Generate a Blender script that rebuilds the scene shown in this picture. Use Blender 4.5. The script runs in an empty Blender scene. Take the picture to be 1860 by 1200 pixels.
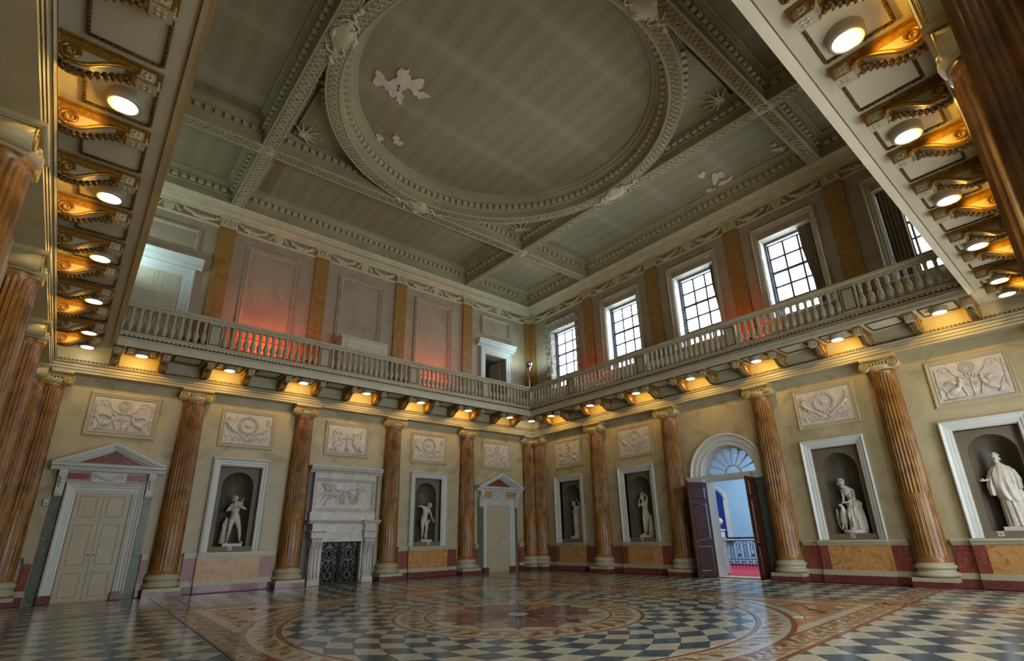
import bpy, bmesh, math, random
from mathutils import Vector, Matrix, Quaternion
from math import sin, cos, pi, radians as R, sqrt, hypot, atan2
SC = bpy.context.scene
COL = SC.collection
# ---------------------------------------------------------------- camera, sky, light, exposure
LX, LY = 18.21, 18.52                 # the room, metres: corner of the two far walls at the origin
cd = bpy.data.cameras.new('camera'); cam = bpy.data.objects.new('camera', cd); COL.objects.link(cam); SC.camera = cam
cd.sensor_width = 36; cd.lens = 927.5091 / 1860 * 36; cd.shift_y = 50.57 / 1860; cd.clip_end = 200; cd.clip_start = .02
cam.matrix_world = Matrix(((-0.76684043, 0.19879335, 0.61027613, 16.7488), (0.64153385, 0.26665541, 0.71925601, 18.2484),
                           (-0.01975013, 0.94306739, -0.33201481, 1.3205), (0, 0, 0, 1)))
W = bpy.data.worlds.new('sky'); SC.world = W; W.use_nodes = True
bgn = W.node_tree.nodes['Background']; bgn.inputs[0].default_value = (.80, .90, 1, 1); bgn.inputs[1].default_value = 13.0
SC.view_settings.view_transform = 'Standard'; SC.view_settings.look = 'None'; SC.view_settings.gamma = 1
SC.view_settings.use_curve_mapping = False; SC.view_settings.exposure = 0.0
SC.cycles.max_bounces = 7; SC.cycles.diffuse_bounces = 4; SC.cycles.glossy_bounces = 3; SC.cycles.transmission_bounces = 6
SC.cycles.transparent_max_bounces = 8; SC.cycles.caustics_reflective = False; SC.cycles.caustics_refractive = False
SC.cycles.sample_clamp_indirect = 6; SC.cycles.use_denoising = True

def frame(wall, a, d, z=0):           # a along the wall, d out from it -> world location, turn about z
    if wall == 'left': return (a, d, z), 0
    if wall == 'right': return (d, a, z), -pi/2
    if wall == 'near_left': return (LX - d, a, z), pi/2
    return (a, LY - d, z), pi
SG = {'left': 1, 'right': -1, 'near_left': 1, 'near_right': -1}      # local +x against a
WALLS = ('left', 'right', 'near_left', 'near_right')
def wlen(w): return LX if w in ('left', 'near_right') else LY
def P3(w, a, d, z): return frame(w, a, d, z)[0]

def area(name, loc, rot, sx, sy, power, col, portal=False):
    l = bpy.data.lights.new(name, 'AREA'); l.shape = 'RECTANGLE'; l.size = sx; l.size_y = sy; l.energy = power; l.color = col
    if portal: l.cycles.is_portal = True
    o = bpy.data.objects.new(name, l); o.location = loc; o.rotation_euler = rot; COL.objects.link(o); return o
CX = {'left': (4.017, 7.511, 10.961, 14.326), 'right': (4.057, 7.611, 11.113, 14.541),
      'near_left': (4.0, 7.53, 11.0, 14.5), 'near_right': (4.0, 7.5, 10.95, 14.33)}
WIN = (2.3, 5.86, 9.37, 12.84, 16.3)                # upper windows on the door wall
NRWIN = ((2.3, 1.9), (5.8, 1.9), (9.2, 1.9), (12.6, 1.9))          # tall daylight windows of the portico wall behind the camera
for y in WIN: area('window_daylight', (-.62, y, 9.2), (0, -pi/2, 0), 3.6, 1.7, 1, (1, 1, 1), True)
for x, w in NRWIN: area('portico_daylight', (x, LY + .5, 2.6), (-pi/2, 0, 0), w, 3.6, 1, (1, 1, 1), True)

# ---------------------------------------------------------------- materials
def hexc(h): return tuple(((int(h[i:i+2], 16)/255 + .055)/1.055)**2.4 if int(h[i:i+2], 16) > 10 else int(h[i:i+2], 16)/3294 for i in (0, 2, 4)) + (1,)
MATS = {}
def mat(name, cols, scale=3, rough=.5, metal=0, kind='noise', bump=0, bscale=40, emit=None, detail=5, dist=0, spec=.5, ramp=None, stretch=None, coat=0):
    m = bpy.data.materials.new(name); m.use_nodes = True; nt = m.node_tree; N = nt.nodes; Lk = nt.links; b = N['Principled BSDF']
    b.inputs['Roughness'].default_value = rough; b.inputs['Metallic'].default_value = metal; b.inputs['Specular IOR Level'].default_value = spec
    b.inputs['Coat Weight'].default_value = coat
    tc = N.new('ShaderNodeTexCoord'); mp = N.new('ShaderNodeMapping'); Lk.new(tc.outputs['Object'], mp.inputs[0])
    if stretch: mp.inputs['Scale'].default_value = stretch
    cols = [hexc(c) for c in cols]
    if len(cols) == 1: b.inputs['Base Color'].default_value = cols[0]
    else:
        if kind == 'noise':
            t = N.new('ShaderNodeTexNoise'); t.inputs['Scale'].default_value = scale; t.inputs['Detail'].default_value = detail; t.inputs['Distortion'].default_value = dist; out = t.outputs['Fac']
        elif kind == 'wave':
            t = N.new('ShaderNodeTexWave'); t.inputs['Scale'].default_value = scale; t.inputs['Distortion'].default_value = dist; t.inputs['Detail'].default_value = 3; out = t.outputs['Fac']
        else:
            t = N.new('ShaderNodeTexVoronoi'); t.inputs['Scale'].default_value = scale; out = t.outputs['Color' if kind == 'cells' else 'Distance']
        Lk.new(mp.outputs[0], t.inputs['Vector'])
        r = N.new('ShaderNodeValToRGB'); Lk.new(out, r.inputs[0])
        ramp = ramp or [.3 + .4*i/(len(cols)-1) for i in range(len(cols))]
        while len(r.color_ramp.elements) < len(cols): r.color_ramp.elements.new(.5)
        for e, p, c in zip(r.color_ramp.elements, ramp, cols): e.position = p; e.color = c
        Lk.new(r.outputs[0], b.inputs['Base Color'])
    if bump:
        n2 = N.new('ShaderNodeTexNoise'); n2.inputs['Scale'].default_value = bscale; n2.inputs['Detail'].default_value = 4; Lk.new(mp.outputs[0], n2.inputs['Vector'])
        bp = N.new('ShaderNodeBump'); bp.inputs['Strength'].default_value = bump; bp.inputs['Distance'].default_value = .02
        Lk.new(n2.outputs['Fac'], bp.inputs['Height']); Lk.new(bp.outputs[0], b.inputs['Normal'])
    if emit:
        b.inputs['Emission Color'].default_value = emit[0] + (1,); b.inputs['Emission Strength'].default_value = emit[1]
    MATS[name] = m; return m
M_wall = mat('cream_scagliola', ['988b69', 'ada07c', 'b6a985', 'a19472'], 1.1, .45, dist=1.2, detail=9, ramp=[.30, .44, .6, .72])
M_upwall = mat('upper_plaster', ['948268', 'a69378', '9d8e70'], .9, .6, dist=1.2, detail=7, ramp=[.3, .5, .7])
M_sienna = mat('sienna_scagliola', ['643f12', '85581f', '9a6b2b', '744b18'], 5, .36, dist=.8, detail=10, ramp=[.3, .45, .6, .72], stretch=(1, 1, .45), coat=.08)
M_pil = mat('yellow_scagliola', ['86602c', '976f36', 'a57c3f'], 1.8, .4, dist=1.5, detail=8, ramp=[.3, .5, .7])
M_cream = mat('cream_paint', ['a89c7e', 'b3a88a'], 2, .5)
M_creamd = mat('entablature_paint', ['a39a7c', 'b2a888'], 2, .45)
M_stone = mat('cream_stone_base', ['a9a184', 'b7af92'], 3, .35, dist=1)
M_white = mat('white_joinery_paint', ['c3c4bc', 'cbccc4'], 3, .4)
M_marblew = mat('white_statuary_marble', ['b4ab9f', 'cfc8be'], 4, .38, dist=1)
M_statue = mat('statue_marble', ['b9b0a2', 'd0c8bb'], 5, .42, dist=1)
M_door = mat('door_paint', ['b3aa90', 'bcb39a'], 2, .45)
M_red = mat('red_breccia', ['74352b', '8a4539', 'b07c68'], 9, .3, dist=2, ramp=[.35, .55, .8], coat=.3)
M_plum = mat('plum_marble', ['57282a', '6b3638', '7c4743'], 4, .3, dist=1.5, coat=.3)
M_sienp = mat('sienna_panel_marble', ['9c6430', 'b98548', 'c49560', 'ad7238'], 2.2, .32, dist=3, detail=8, ramp=[.3, .45, .58, .7])
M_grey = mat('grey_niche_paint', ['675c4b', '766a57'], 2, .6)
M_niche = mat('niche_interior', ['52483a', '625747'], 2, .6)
M_gold = mat('gilding', ['8a5a14', 'b8842a'], 12, .35, metal=.65)
M_golddk = mat('aged_gilding', ['46300f', '7a5a22'], 14, .45, metal=.4)
M_soffit = mat('gallery_cream', ['beb498', 'c9bfa3'], 2, .5)
M_consgr = mat('console_cream', ['a2977a', 'b0a586'], 6, .45)
M_ochre = mat('gilded_ground', ['7d5418', 'a0752a'], 20, .5, metal=.25)
M_ceil = mat('ceiling_plaster', ['8c815c', '9b8f69', 'a79a73'], .55, .75, kind='noise', dist=.6, ramp=[.3, .5, .7])
M_panel = mat('ceiling_field', ['94876d', 'a09377'], .5, .8, kind='wave', dist=2.0, ramp=[0, 1])
M_orn = mat('ceiling_ornament', ['bbae86', 'cbbe98'], 3, .7)
M_dent = mat('dentil_plaster', ['b2a57e', 'bcb088'], 3, .7)
M_peel = mat('peeling_plaster', ['cdb698', 'e0ceb4'], 6, .85, bump=.5)
M_brick = mat('bare_damaged_plaster', ['6d5f50', '9b9282', 'b5afa2'], 7, .9, bump=1, bscale=14, ramp=[.35, .5, .65])
M_iron = mat('dark_iron', ['0d0a09', '1c1613'], 20, .42, metal=.7)
M_soot = mat('soot', ['0b0908'], rough=.9)
M_mahog = mat('mahogany', ['30140a', '4c2617'], 3, .3, stretch=(6, 6, .6), coat=.3)
M_green = mat('green_scagliola', ['3f4a3a', '5c6853', '6e7862'], 8, .35, dist=1.5)
M_glass = None
def mk_glass():
    m = bpy.data.materials.new('window_glass'); m.use_nodes = True; nt = m.node_tree; N = nt.nodes
    N.clear(); o = N.new('ShaderNodeOutputMaterial'); t = N.new('ShaderNodeBsdfTransparent'); g = N.new('ShaderNodeBsdfGlossy'); g.inputs['Roughness'].default_value = .03
    mx = N.new('ShaderNodeMixShader'); mx.inputs[0].default_value = .06; nt.links.new(t.outputs[0], mx.inputs[1]); nt.links.new(g.outputs[0], mx.inputs[2]); nt.links.new(mx.outputs[0], o.inputs[0]); return m
M_glass = mk_glass()
M_sash = mat('sash_paint', ['4a4d58', '555863'], 3, .5)
M_curt = mat('curtain_cloth', ['7d6b58', '93806b'], 3, .9, stretch=(8, 8, .5))
M_lamp = mat('lamp_glow', ['ffffff'], emit=((1, .93, .8), 14))
M_lampc = mat('lamp_housing', ['9a8f78'], rough=.4)
M_steel = mat('polished_steel', ['b5b3ae'], rough=.15, metal=1)
M_red_carpet = mat('red_carpet', ['8a1830', 'a3203c'], 60, .95, bump=.3, bscale=200)
M_blue = mat('blue_niche_paint', ['06256e', '0a3288'], 2, .6)
M_hall = mat('pale_blue_hall_paint', ['93b7cf', '9dbfd6'], 1, .7)
M_black = mat('black_plastic', ['0c0c0d'], rough=.4)
M_signw = mat('sign_white', ['d9d9dc'], rough=.5)
M_signr = mat('sign_red', ['b0102a'], rough=.5)
def field_nodes(m):                       # ghosted laths and joists showing through the old plaster
    nt = m.node_tree; N = nt.nodes; L = nt.links; b = N['Principled BSDF']; tc = N.new('ShaderNodeTexCoord')
    def wave(axis, sc, dist, ph=0):
        w = N.new('ShaderNodeTexWave'); w.bands_direction = axis; w.inputs['Scale'].default_value = sc; w.inputs['Distortion'].default_value = dist; w.inputs['Detail'].default_value = 1; w.inputs['Phase Offset'].default_value = ph
        L.new(tc.outputs['Object'], w.inputs[0]); return w.outputs['Fac']
    def pw(x, e): q = N.new('ShaderNodeMath'); q.operation = 'POWER'; L.new(x, q.inputs[0]); q.inputs[1].default_value = e; return q.outputs[0]
    a = wave('X', .55, .3); c = pw(wave('Y', .14, .15, 1.0), 14); n = N.new('ShaderNodeTexNoise'); n.inputs['Scale'].default_value = .5; n.inputs['Detail'].default_value = 6; L.new(tc.outputs['Object'], n.inputs[0])
    def mixc(f, A, B, k=1.0):
        x = N.new('ShaderNodeMix'); x.data_type = 'RGBA'; s = N.new('ShaderNodeMath'); s.operation = 'MULTIPLY'; s.inputs[1].default_value = k; L.new(f, s.inputs[0]); L.new(s.outputs[0], x.inputs[0])
        for i, v in ((6, A), (7, B)):
            if isinstance(v, tuple): x.inputs[i].default_value = v
            else: L.new(v, x.inputs[i])
        return x.outputs[2]
    base = mixc(n.outputs['Fac'], hexc('7d7050'), hexc('9d9068')); base = mixc(a, base, hexc('a99d7c'), .30); base = mixc(c, base, hexc('bdb192'), .24); L.new(base, b.inputs['Base Color'])
field_nodes(M_panel)
# floor marbles
def tilemat(n, cols, sc): return mat(n, cols, sc, .17, dist=3, detail=8, spec=.4, bump=.006, bscale=2.5)
M_tw = tilemat('floor_white_marble', ['a39980', 'b3aa90', 'bdb49c'], 2.0)
M_tb = tilemat('floor_blue_grey_marble', ['333f47', '43525b', '505f66'], 3.0)
M_tt = tilemat('floor_tan_marble', ['8e6238', 'a87d50', 'b18a60'], 4.0)
M_tbr = tilemat('floor_brown_marble', ['7b4a30', '8f5c3e'], 5.0)
M_tp = tilemat('floor_purple_marble', ['5d3d48', '74505a'], 6.0)
M_tdk = tilemat('floor_dark_blue_marble', ['16222e', '22303c'], 6.0)

# ---------------------------------------------------------------- mesh collector
class MB:
    def __init__(s): s.v = []; s.f = []; s.sm = []; s.mi = []; s.T = None; s.m = 0
    def add(s, vs, fs, smooth=False, T=None):
        n = len(s.v); T = T or s.T
        s.v += [tuple(T @ Vector(v)) for v in vs] if T else [tuple(v) for v in vs]
        s.f += [tuple(i + n for i in f) for f in fs]; s.sm += [smooth]*len(fs); s.mi += [s.m]*len(fs)
        return s
    def box(s, x0, x1, y0, y1, z0, z1, T=None):
        return s.add([(x0,y0,z0),(x1,y0,z0),(x1,y1,z0),(x0,y1,z0),(x0,y0,z1),(x1,y0,z1),(x1,y1,z1),(x0,y1,z1)],
                     [(0,3,2,1),(4,5,6,7),(0,1,5,4),(1,2,6,5),(2,3,7,6),(3,0,4,7)], False, T)
    def quad(s, *p): return s.add(p, [tuple(range(len(p)))])
    def lathe(s, prof, seg=16, c=(0,0,0), smooth=True, T=None, a0=0, a1=2*pi, cap=True):
        full = abs(a1-a0-2*pi) < 1e-6; k = seg if full else seg+1; vs = []; fs = []
        for r, z in prof:
            for i in range(k):
                a = a0 + (a1-a0)*i/seg; vs.append((c[0]+r*cos(a), c[1]+r*sin(a), c[2]+z))
        for j in range(len(prof)-1):
            for i in range(seg):
                b = (i+1) % k if full else i+1
                fs.append((j*k+i, j*k+b, (j+1)*k+b, (j+1)*k+i))
        if cap and full:
            if prof[0][0] > 1e-4: fs.append(tuple(reversed(range(k))))
            if prof[-1][0] > 1e-4: fs.append(tuple((len(prof)-1)*k+i for i in range(k)))
        return s.add(vs, fs, smooth, T)
    def tube(s, pts, r, seg=6, smooth=True, T=None, cap=True, closed=False, flat=1.0):
        pts = [Vector(p) for p in pts]; n = len(pts); vs = []; fs = []
        rr = r if isinstance(r, (list, tuple)) else [r]*n
        prev = None
        for i, p in enumerate(pts):
            t = (pts[(i+1) % n] - pts[i-1]) if closed else (pts[min(i+1, n-1)] - pts[max(i-1, 0)])
            if t.length < 1e-9: t = Vector((0,0,1))
            t.normalize()
            if prev is None:
                u = t.cross(Vector((0,0,1)));
                if u.length < .05: u = t.cross(Vector((0,1,0)))
            else: u = prev - t*prev.dot(t)
            u.normalize(); prev = u; w = t.cross(u)
            for k in range(seg):
                a = 2*pi*k/seg; vs.append(p + (u*cos(a) + w*sin(a)*flat)*rr[i])
        for j in range(n if closed else n-1):
            j2 = (j+1) % n
            for k in range(seg): fs.append((j*seg+k, j*seg+(k+1)%seg, j2*seg+(k+1)%seg, j2*seg+k))
        if cap and not closed: fs.append(tuple(reversed(range(seg)))); fs.append(tuple((n-1)*seg+k for k in range(seg)))
        return s.add(vs, fs, smooth, T)
    def prism(s, poly, x0, x1, T=None, smooth=False, axis='x'):    # polygon in (y, z) swept along x
        n = len(poly)
        if axis == 'x': vs = [(x0, a, b) for a, b in poly] + [(x1, a, b) for a, b in poly]
        elif axis == 'y': vs = [(a, x0, b) for a, b in poly] + [(a, x1, b) for a, b in poly]
        else: vs = [(a, b, x0) for a, b in poly] + [(a, b, x1) for a, b in poly]
        fs = [tuple(range(n)), tuple(reversed(range(n, 2*n)))]
        s.add(vs, fs, False, T)
        return s.add(vs, [(i, i+n, (i+1) % n + n, (i+1) % n) for i in range(n)], smooth, T)
    def ell(s, c, r, seg=10, rings=6, T=None, q=None):
        vs = []; fs = []
        for j in range(rings+1):
            t = pi*j/rings
            for i in range(seg):
                a = 2*pi*i/seg; v = Vector((r[0]*sin(t)*cos(a), r[1]*sin(t)*sin(a), r[2]*cos(t)))
                if q: v = q @ v
                vs.append(v + Vector(c))
        for j in range(rings):
            for i in range(seg): fs.append((j*seg+i, (j+1)*seg+i, (j+1)*seg+(i+1)%seg, j*seg+(i+1)%seg))
        return s.add(vs, fs, True, T)
    def build(s, name, mats, parent=None, loc=None, rz=0, fix=True):
        me = bpy.data.meshes.new(name); me.from_pydata(s.v, [], s.f)
        for m in (mats if isinstance(mats, (list, tuple)) else [mats]): me.materials.append(m)
        me.polygons.foreach_set('use_smooth', s.sm); me.polygons.foreach_set('material_index', s.mi)
        if fix:
            bm = bmesh.new(); bm.from_mesh(me); bmesh.ops.remove_doubles(bm, verts=bm.verts, dist=1e-5)
            bmesh.ops.recalc_face_normals(bm, faces=bm.faces); bm.to_mesh(me); bm.free()
        me.update()
        o = bpy.data.objects.new(name, me); COL.objects.link(o)
        if parent: o.parent = parent
        if loc: o.location = loc
        o.rotation_euler.z = rz
        return o
def empty(name, loc=(0,0,0), rz=0, parent=None):
    o = bpy.data.objects.new(name, None); o.empty_display_size = .1; COL.objects.link(o); o.location = loc; o.rotation_euler = (0, 0, rz)
    if parent: o.parent = parent
    return o
def tag(o, label=None, cat=None, group=None, kind=None):
    if label: o['label'] = label
    if cat: o['category'] = cat
    if group: o['group'] = group
    if kind: o['kind'] = kind
    return o
def thing(name, wall, a, d, z, label, cat, group=None):
    l, r = frame(wall, a, d, z); return tag(empty(name, l, r), label, cat, group)
def copy_tree(o, parent=None):
    c = o.copy(); COL.objects.link(c); c.parent = parent
    for ch in [x for x in o.children]: copy_tree(ch, c)
    return c
def place(o, wall, a, d, z):
    l, r = frame(wall, a, d, z); o.location = l; o.rotation_euler = (0, 0, r); return o
def linkmesh(name, me, parent, loc=(0,0,0), rz=0):
    o = bpy.data.objects.new(name, me); COL.objects.link(o); o.parent = parent; o.location = loc; o.rotation_euler.z = rz; return o
def rect_ring(mb, x0, x1, z0, z1, w, prof, bottom=True):          # moulded frame round a rectangle in the x-z plane; prof = (inset 0..1, y)
    def loop(i, y):
        k = i*w; return [(x0+k, y, z1-k), (x1-k, y, z1-k), (x1-k, y, z0+(k if bottom else 0)), (x0+k, y, z0+(k if bottom else 0))]
    vs = []; fs = []
    for i, y in prof: vs += loop(i, y)
    edges = ((0,1),(1,2),(2,3),(3,0)) if bottom else ((0,1),(1,2),(3,0))
    for j in range(len(prof)-1):
        for a, b in edges: fs.append((j*4+a, j*4+b, (j+1)*4+b, (j+1)*4+a))
    mb.add(vs, fs)
def wallrun(mb, w, prof, a0=None, a1=None, mitre=True):           # profile (d, z) run along a whole wall, mitred at the corners
    Ln = wlen(w); n = len(prof); vs = []; fs = []
    for d, z in prof:
        s0 = (d if mitre else 0) if a0 is None else a0; s1 = (Ln - d if mitre else Ln) if a1 is None else a1
        vs += [P3(w, s0, d, z), P3(w, s1, d, z)]
    for j in range(n-1): fs.append((2*j, 2*j+1, 2*j+3, 2*j+2))
    mb.add(vs, fs)
ORD = ('first', 'second', 'third', 'fourth', 'fifth', 'sixth', 'seventh', 'eighth', 'ninth', 'tenth', 'eleventh', 'twelfth', 'thirteenth', 'fourteenth', 'fifteenth', 'sixteenth')
WN = {'left': 'the fireplace wall', 'right': 'the open doorway wall', 'near_left': 'the dim side wall by the double door', 'near_right': 'the wall close overhead'}
# ---------------------------------------------------------------- floor: base slab, walls, openings
def struct(mb, name, mats, parent=None):
    o = mb.build(name, mats, parent)
    if parent is None: o['kind'] = 'structure'
    return o
NICHE = {'left': (5.80, 12.70), 'right': (2.22, 5.85, 12.85, 16.22)}
DOORC = (2.28, 16.02)                       # blind double doors of the fireplace wall
HC = 9.57                                    # open doorway
def cells(holes, A0, A1, Z0, Z1):
    xs = sorted({A0, A1} | {h[0] for h in holes} | {h[1] for h in holes}); zs = sorted({Z0, Z1} | {h[2] for h in holes} | {h[3] for h in holes})
    for i in range(len(xs)-1):
        for j in range(len(zs)-1):
            cx = (xs[i]+xs[i+1])/2; cz = (zs[j]+zs[j+1])/2
            if not any(h[0] < cx < h[1] and h[2] < cz < h[3] for h in holes): yield xs[i], xs[i+1], zs[j], zs[j+1]
def wallface(mb, w, Z0, Z1, holes, t=.55, A0=0, A1=None):
    A1 = wlen(w) if A1 is None else A1
    for a0, a1, z0, z1 in cells(holes, A0, A1, Z0, Z1):
        mb.quad(P3(w,a0,0,z0), P3(w,a1,0,z0), P3(w,a1,0,z1), P3(w,a0,0,z1))
        mb.quad(P3(w,a0,-t,z0), P3(w,a1,-t,z0), P3(w,a1,-t,z1), P3(w,a0,-t,z1))
    for a0, a1, z0, z1 in holes:
        for p, q in (((a0,z0),(a0,z1)), ((a0,z1),(a1,z1)), ((a1,z1),(a1,z0)), ((a1,z0),(a0,z0))):
            mb.quad(P3(w,p[0],0,p[1]), P3(w,q[0],0,q[1]), P3(w,q[0],-t,q[1]), P3(w,p[0],-t,p[1]))
def spandrel(mb, w, c, zs, r, d, n=24, top=None):   # fills the square above a half-round opening
    H = r if top is None else top - zs
    pts = []
    for i in range(n+1):
        th = pi*i/n; ca, sa = cos(th), sin(th); k = 1/max(abs(ca), sa*r/H if sa > 0 else 0, 1e-6)
        pts.append(((c+r*ca, zs+r*sa), (c+r*ca*k, zs+min(r*sa*k, H))))
    for (p, P), (q, Q) in zip(pts, pts[1:]): mb.quad(P3(w,p[0],d,p[1]), P3(w,q[0],d,q[1]), P3(w,Q[0],d,Q[1]), P3(w,P[0],d,P[1]))
    return [p for p, P in pts]
ZG = 6.85
lower = {}; upper = {}
for w in WALLS:
    holes = []; uh = []
    if w in NICHE: holes = [(c-.62, c+.62, 1.10, 3.64) for c in NICHE[w]]
    if w == 'left': holes.append((8.60, 9.98, 0, 1.33))
    if w == 'right': holes.append((HC-1.1, HC+1.1, 0, 4.3)); uh = [(y-.88, y+.88, 8.02, 11.08) for y in WIN]
    if w == 'near_right': holes = [(c-ww/2, c+ww/2, .8, 4.6) for c, ww in NRWIN]
    if w == 'left': uh = [(1.70, 2.92, 6.85, 9.60)]
    mb = MB(); wallface(mb, w, -.15, 6.7, [(a, b, -.15 if c == 0 else c, d) for a, b, c, d in holes])
    if w == 'right':
        arc = spandrel(mb, w, HC, 3.2, 1.1, 0); 
        spandrel(mb, w, HC, 3.2, 1.1, -.55)
        for p, q in zip(arc, arc[1:]): mb.quad(P3(w,p[0],0,p[1]), P3(w,q[0],0,q[1]), P3(w,q[0],-.55,q[1]), P3(w,p[0],-.55,p[1]))
    wo = struct(mb, 'wall_' + w, M_wall); lower[w] = wo
    mb = MB(); wallface(mb, w, 6.7, 13.4, uh, .55); uo = mb.build('upper_wall', M_upwall, wo); upper[w] = uo
mb = MB()
for w, a in (('left', 8.60), ('left', 9.98)): pass
mb.box(8.55, 10.05, -1.0, -.95, -.1, 1.6); mb.box(8.55, 8.6, -1, -.55, -.1, 1.6); mb.box(9.98, 10.05, -1, -.55, -.1, 1.6); mb.box(8.55, 10.05, -1, -.55, 1.34, 1.6)
mb.build('hearth_recess', M_soot, lower['left'])
mb = MB(); mb.box(-2, LX+1, -2, LY+1.2, -.3, -.016); floor = struct(mb, 'floor', M_tt)
mb = MB(); mb.box(-.6, LX+.6, -.6, LY+.6, 13.55, 13.7); ceiling = struct(mb, 'ceiling', M_ceil)
# ---------------------------------------------------------------- floor pattern
FW = [(0.8029, 0.8849), (0.3903, -0.3834), (-0.3393, -0.9421), (-0.3552, 0.1652), (-0.2519, 0.0185), (-0.5838, 0.2855), (0.2852, 0.5821), (0.7697, -0.4409), (0.3543, -0.0488), (-0.878, -0.5537), (-0.6673, 0.6758), (-0.1754, -0.0564), (0.3314, -0.4887), (-0.0445, 0.2426), (0.0953, -0.3631)]
DEG = [(i, j) for i in range(5) for j in range(5) if i+j <= 4]
def poly(c, x, y):
    u = x/9-1; v = y/9-1; a = b = 0
    for (i, j), k in zip(DEG, c): t = u**i * v**j; a += k[0]*t; b += k[1]*t
    return a, b
def fw(x, y):                          # the pavement is laid a little off the room's centre, towards the portico
    dx, dy = poly(FW, min(max(x, .5), 15.5), min(max(y, .5), 14.5))
    e = min(x, y, LX-x, LY-y); k = min(max((e-.5)/1.2, 0), 1)
    return x+dx*k, y+dy*k
FC = (9.2, 9.45)
def camview(x, y):
    dx, dy, dz = x-16.7488, y-18.2484, -1.3205
    dep = -.61027613*dx - .71925601*dy + .33201481*dz
    if dep < .3: return None
    u = 930 + 927.5*(-.76684*dx + .64153*dy - .01975*dz)/dep; v = 650.6 - 927.5*(.19879*dx + .26666*dy + .94307*dz)/dep
    return u, v
tiles = []                             # (screen area, polygon, material)
def tile(pl, m, gap=.004, z=0):
    cx = sum(p[0] for p in pl)/len(pl); cy = sum(p[1] for p in pl)/len(pl)
    q = []
    for x, y in pl:
        l = hypot(x-cx, y-cy) or 1; x -= (x-cx)/l*gap; y -= (y-cy)/l*gap
        q.append(fw(x, y))
    vs = [camview(*p) for p in q]; A = 0
    if all(vs) and all(-60 < v[0] < 1920 and v[1] < 1260 for v in vs): A = abs(sum(vs[i-1][0]*vs[i][1]-vs[i][0]*vs[i-1][1] for i in range(len(vs))))/2
    tiles.append((A, q, m, z))
def clip(pl, f):                       # keep the side where f(x, y) >= 0 (half plane a*x+b*y+c)
    out = []; n = len(pl)
    for i in range(n):
        p, q = pl[i], pl[(i+1) % n]; a, b = f(p), f(q)
        if a >= 0: out.append(p)
        if (a > 0) != (b > 0) and abs(a-b) > 1e-9: t = a/(a-b); out.append((p[0]+(q[0]-p[0])*t, p[1]+(q[1]-p[1])*t))
    return out
def area2(pl): return abs(sum(pl[i-1][0]*pl[i][1]-pl[i][0]*pl[i-1][1] for i in range(len(pl))))/2
S0, S1, T0, T1 = 3.95, 14.37, 4.0, 14.62; hw = .25
def checker(x0, x1, y0, y1):
    h = .31; ox, oy = 14.64, 5.72+.31
    for m in range(-50, 20):
        for n in range(-40, 50):
            if (m+n) % 2: continue
            cx, cy = ox+m*h, oy+n*h
            if cx < x0-h or cx > x1+h or cy < y0-h or cy > y1+h: continue
            pl = [(cx-h, cy), (cx, cy-h), (cx+h, cy), (cx, cy+h)]
            for f in (lambda p: p[0]-x0, lambda p: x1-p[0], lambda p: p[1]-y0, lambda p: y1-p[1]):
                pl = clip(pl, f)
                if len(pl) < 3: break
            if len(pl) >= 3 and area2(pl) > .004: tile(pl, M_tb if m % 2 == 0 else M_tw)
e = .62; s0, s1, t0, t1 = S0-hw-.02, S0+hw+.02, T0-hw-.02, T0+hw+.02
u0, u1, v0, v1 = S1-hw-.02, S1+hw+.02, T1-hw-.02, T1+hw+.02
for X in ((e, s0), (s1, u0), (u1, LX-e)):
    for Y in ((e, t0), (t1, v0), (v1, LY-e)):
        if X == (s1, u0) and Y == (t1, v0): continue
        checker(X[0], X[1], Y[0], Y[1])
# radial rhombs
NA = 34; RL = [4.44 - .24*i for i in range(9)]
def pr(r, k): a = 2*pi*k/(2*NA) + R(1.4); return (FC[0]+r*cos(a), FC[1]+r*sin(a))
for i in range(1, 8):
    for k in range(2*NA):
        if (i+k) % 2 == 0: continue
        tile([pr(RL[i-1], k), pr(RL[i], k+1), pr(RL[i+1], k), pr(RL[i], k-1)], M_tb if i % 2 else M_tw)
for k in range(NA):
    tile([pr(RL[0], 2*k), pr(RL[1], 2*k+1), pr(RL[0]+.015, 2*k+1), pr(RL[0], 2*k+2)], M_tw) if False else tile([pr(RL[0], 2*k+1-1), pr(RL[0]+.01, 2*k+1), pr(RL[0], 2*k+2), pr(RL[1], 2*k+1)], M_tw)
    tile([pr(RL[8], 2*k), pr(RL[7], 2*k+1), pr(RL[8], 2*k+2)], M_tw)
def band(r0, r1, n, m, a0=0, a1=2*pi):
    for k in range(n):
        b0 = a0+(a1-a0)*k/n; b1 = a0+(a1-a0)*(k+1)/n; bm_ = (b0+b1)/2
        P = lambda r, a: (FC[0]+r*cos(a), FC[1]+r*sin(a))
        tile([P(r0, b0), P(r0, bm_), P(r0, b1), P(r1, b1), P(r1, bm_), P(r1, b0)], m, .001, .0009)
band(4.46, 4.54, 48, M_tbr); band(5.0, 5.09, 48, M_tbr); band(2.44, 2.515, 36, M_tbr); band(1.84, 1.9, 36, M_tbr)
tiles_low = []                         # ground of the inlaid bands, a hair lower than the leaves
def ground(pl, m, z=-.003): tiles_low.append((pl, m, z))
def ringground(r0, r1, m, n=48):
    for k in range(n):
        b0 = 2*pi*k/n; b1 = 2*pi*(k+1)/n
        ground([(FC[0]+r*cos(a), FC[1]+r*sin(a)) for r, a in ((r0, b0), (r0, b1), (r1, b1), (r1, b0))], m, .0003)
ringground(4.54, 5.0, M_tw); ringground(1.9, 2.44, M_tw); ringground(0.0, 1.84, M_tw)
leafs = []
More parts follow.
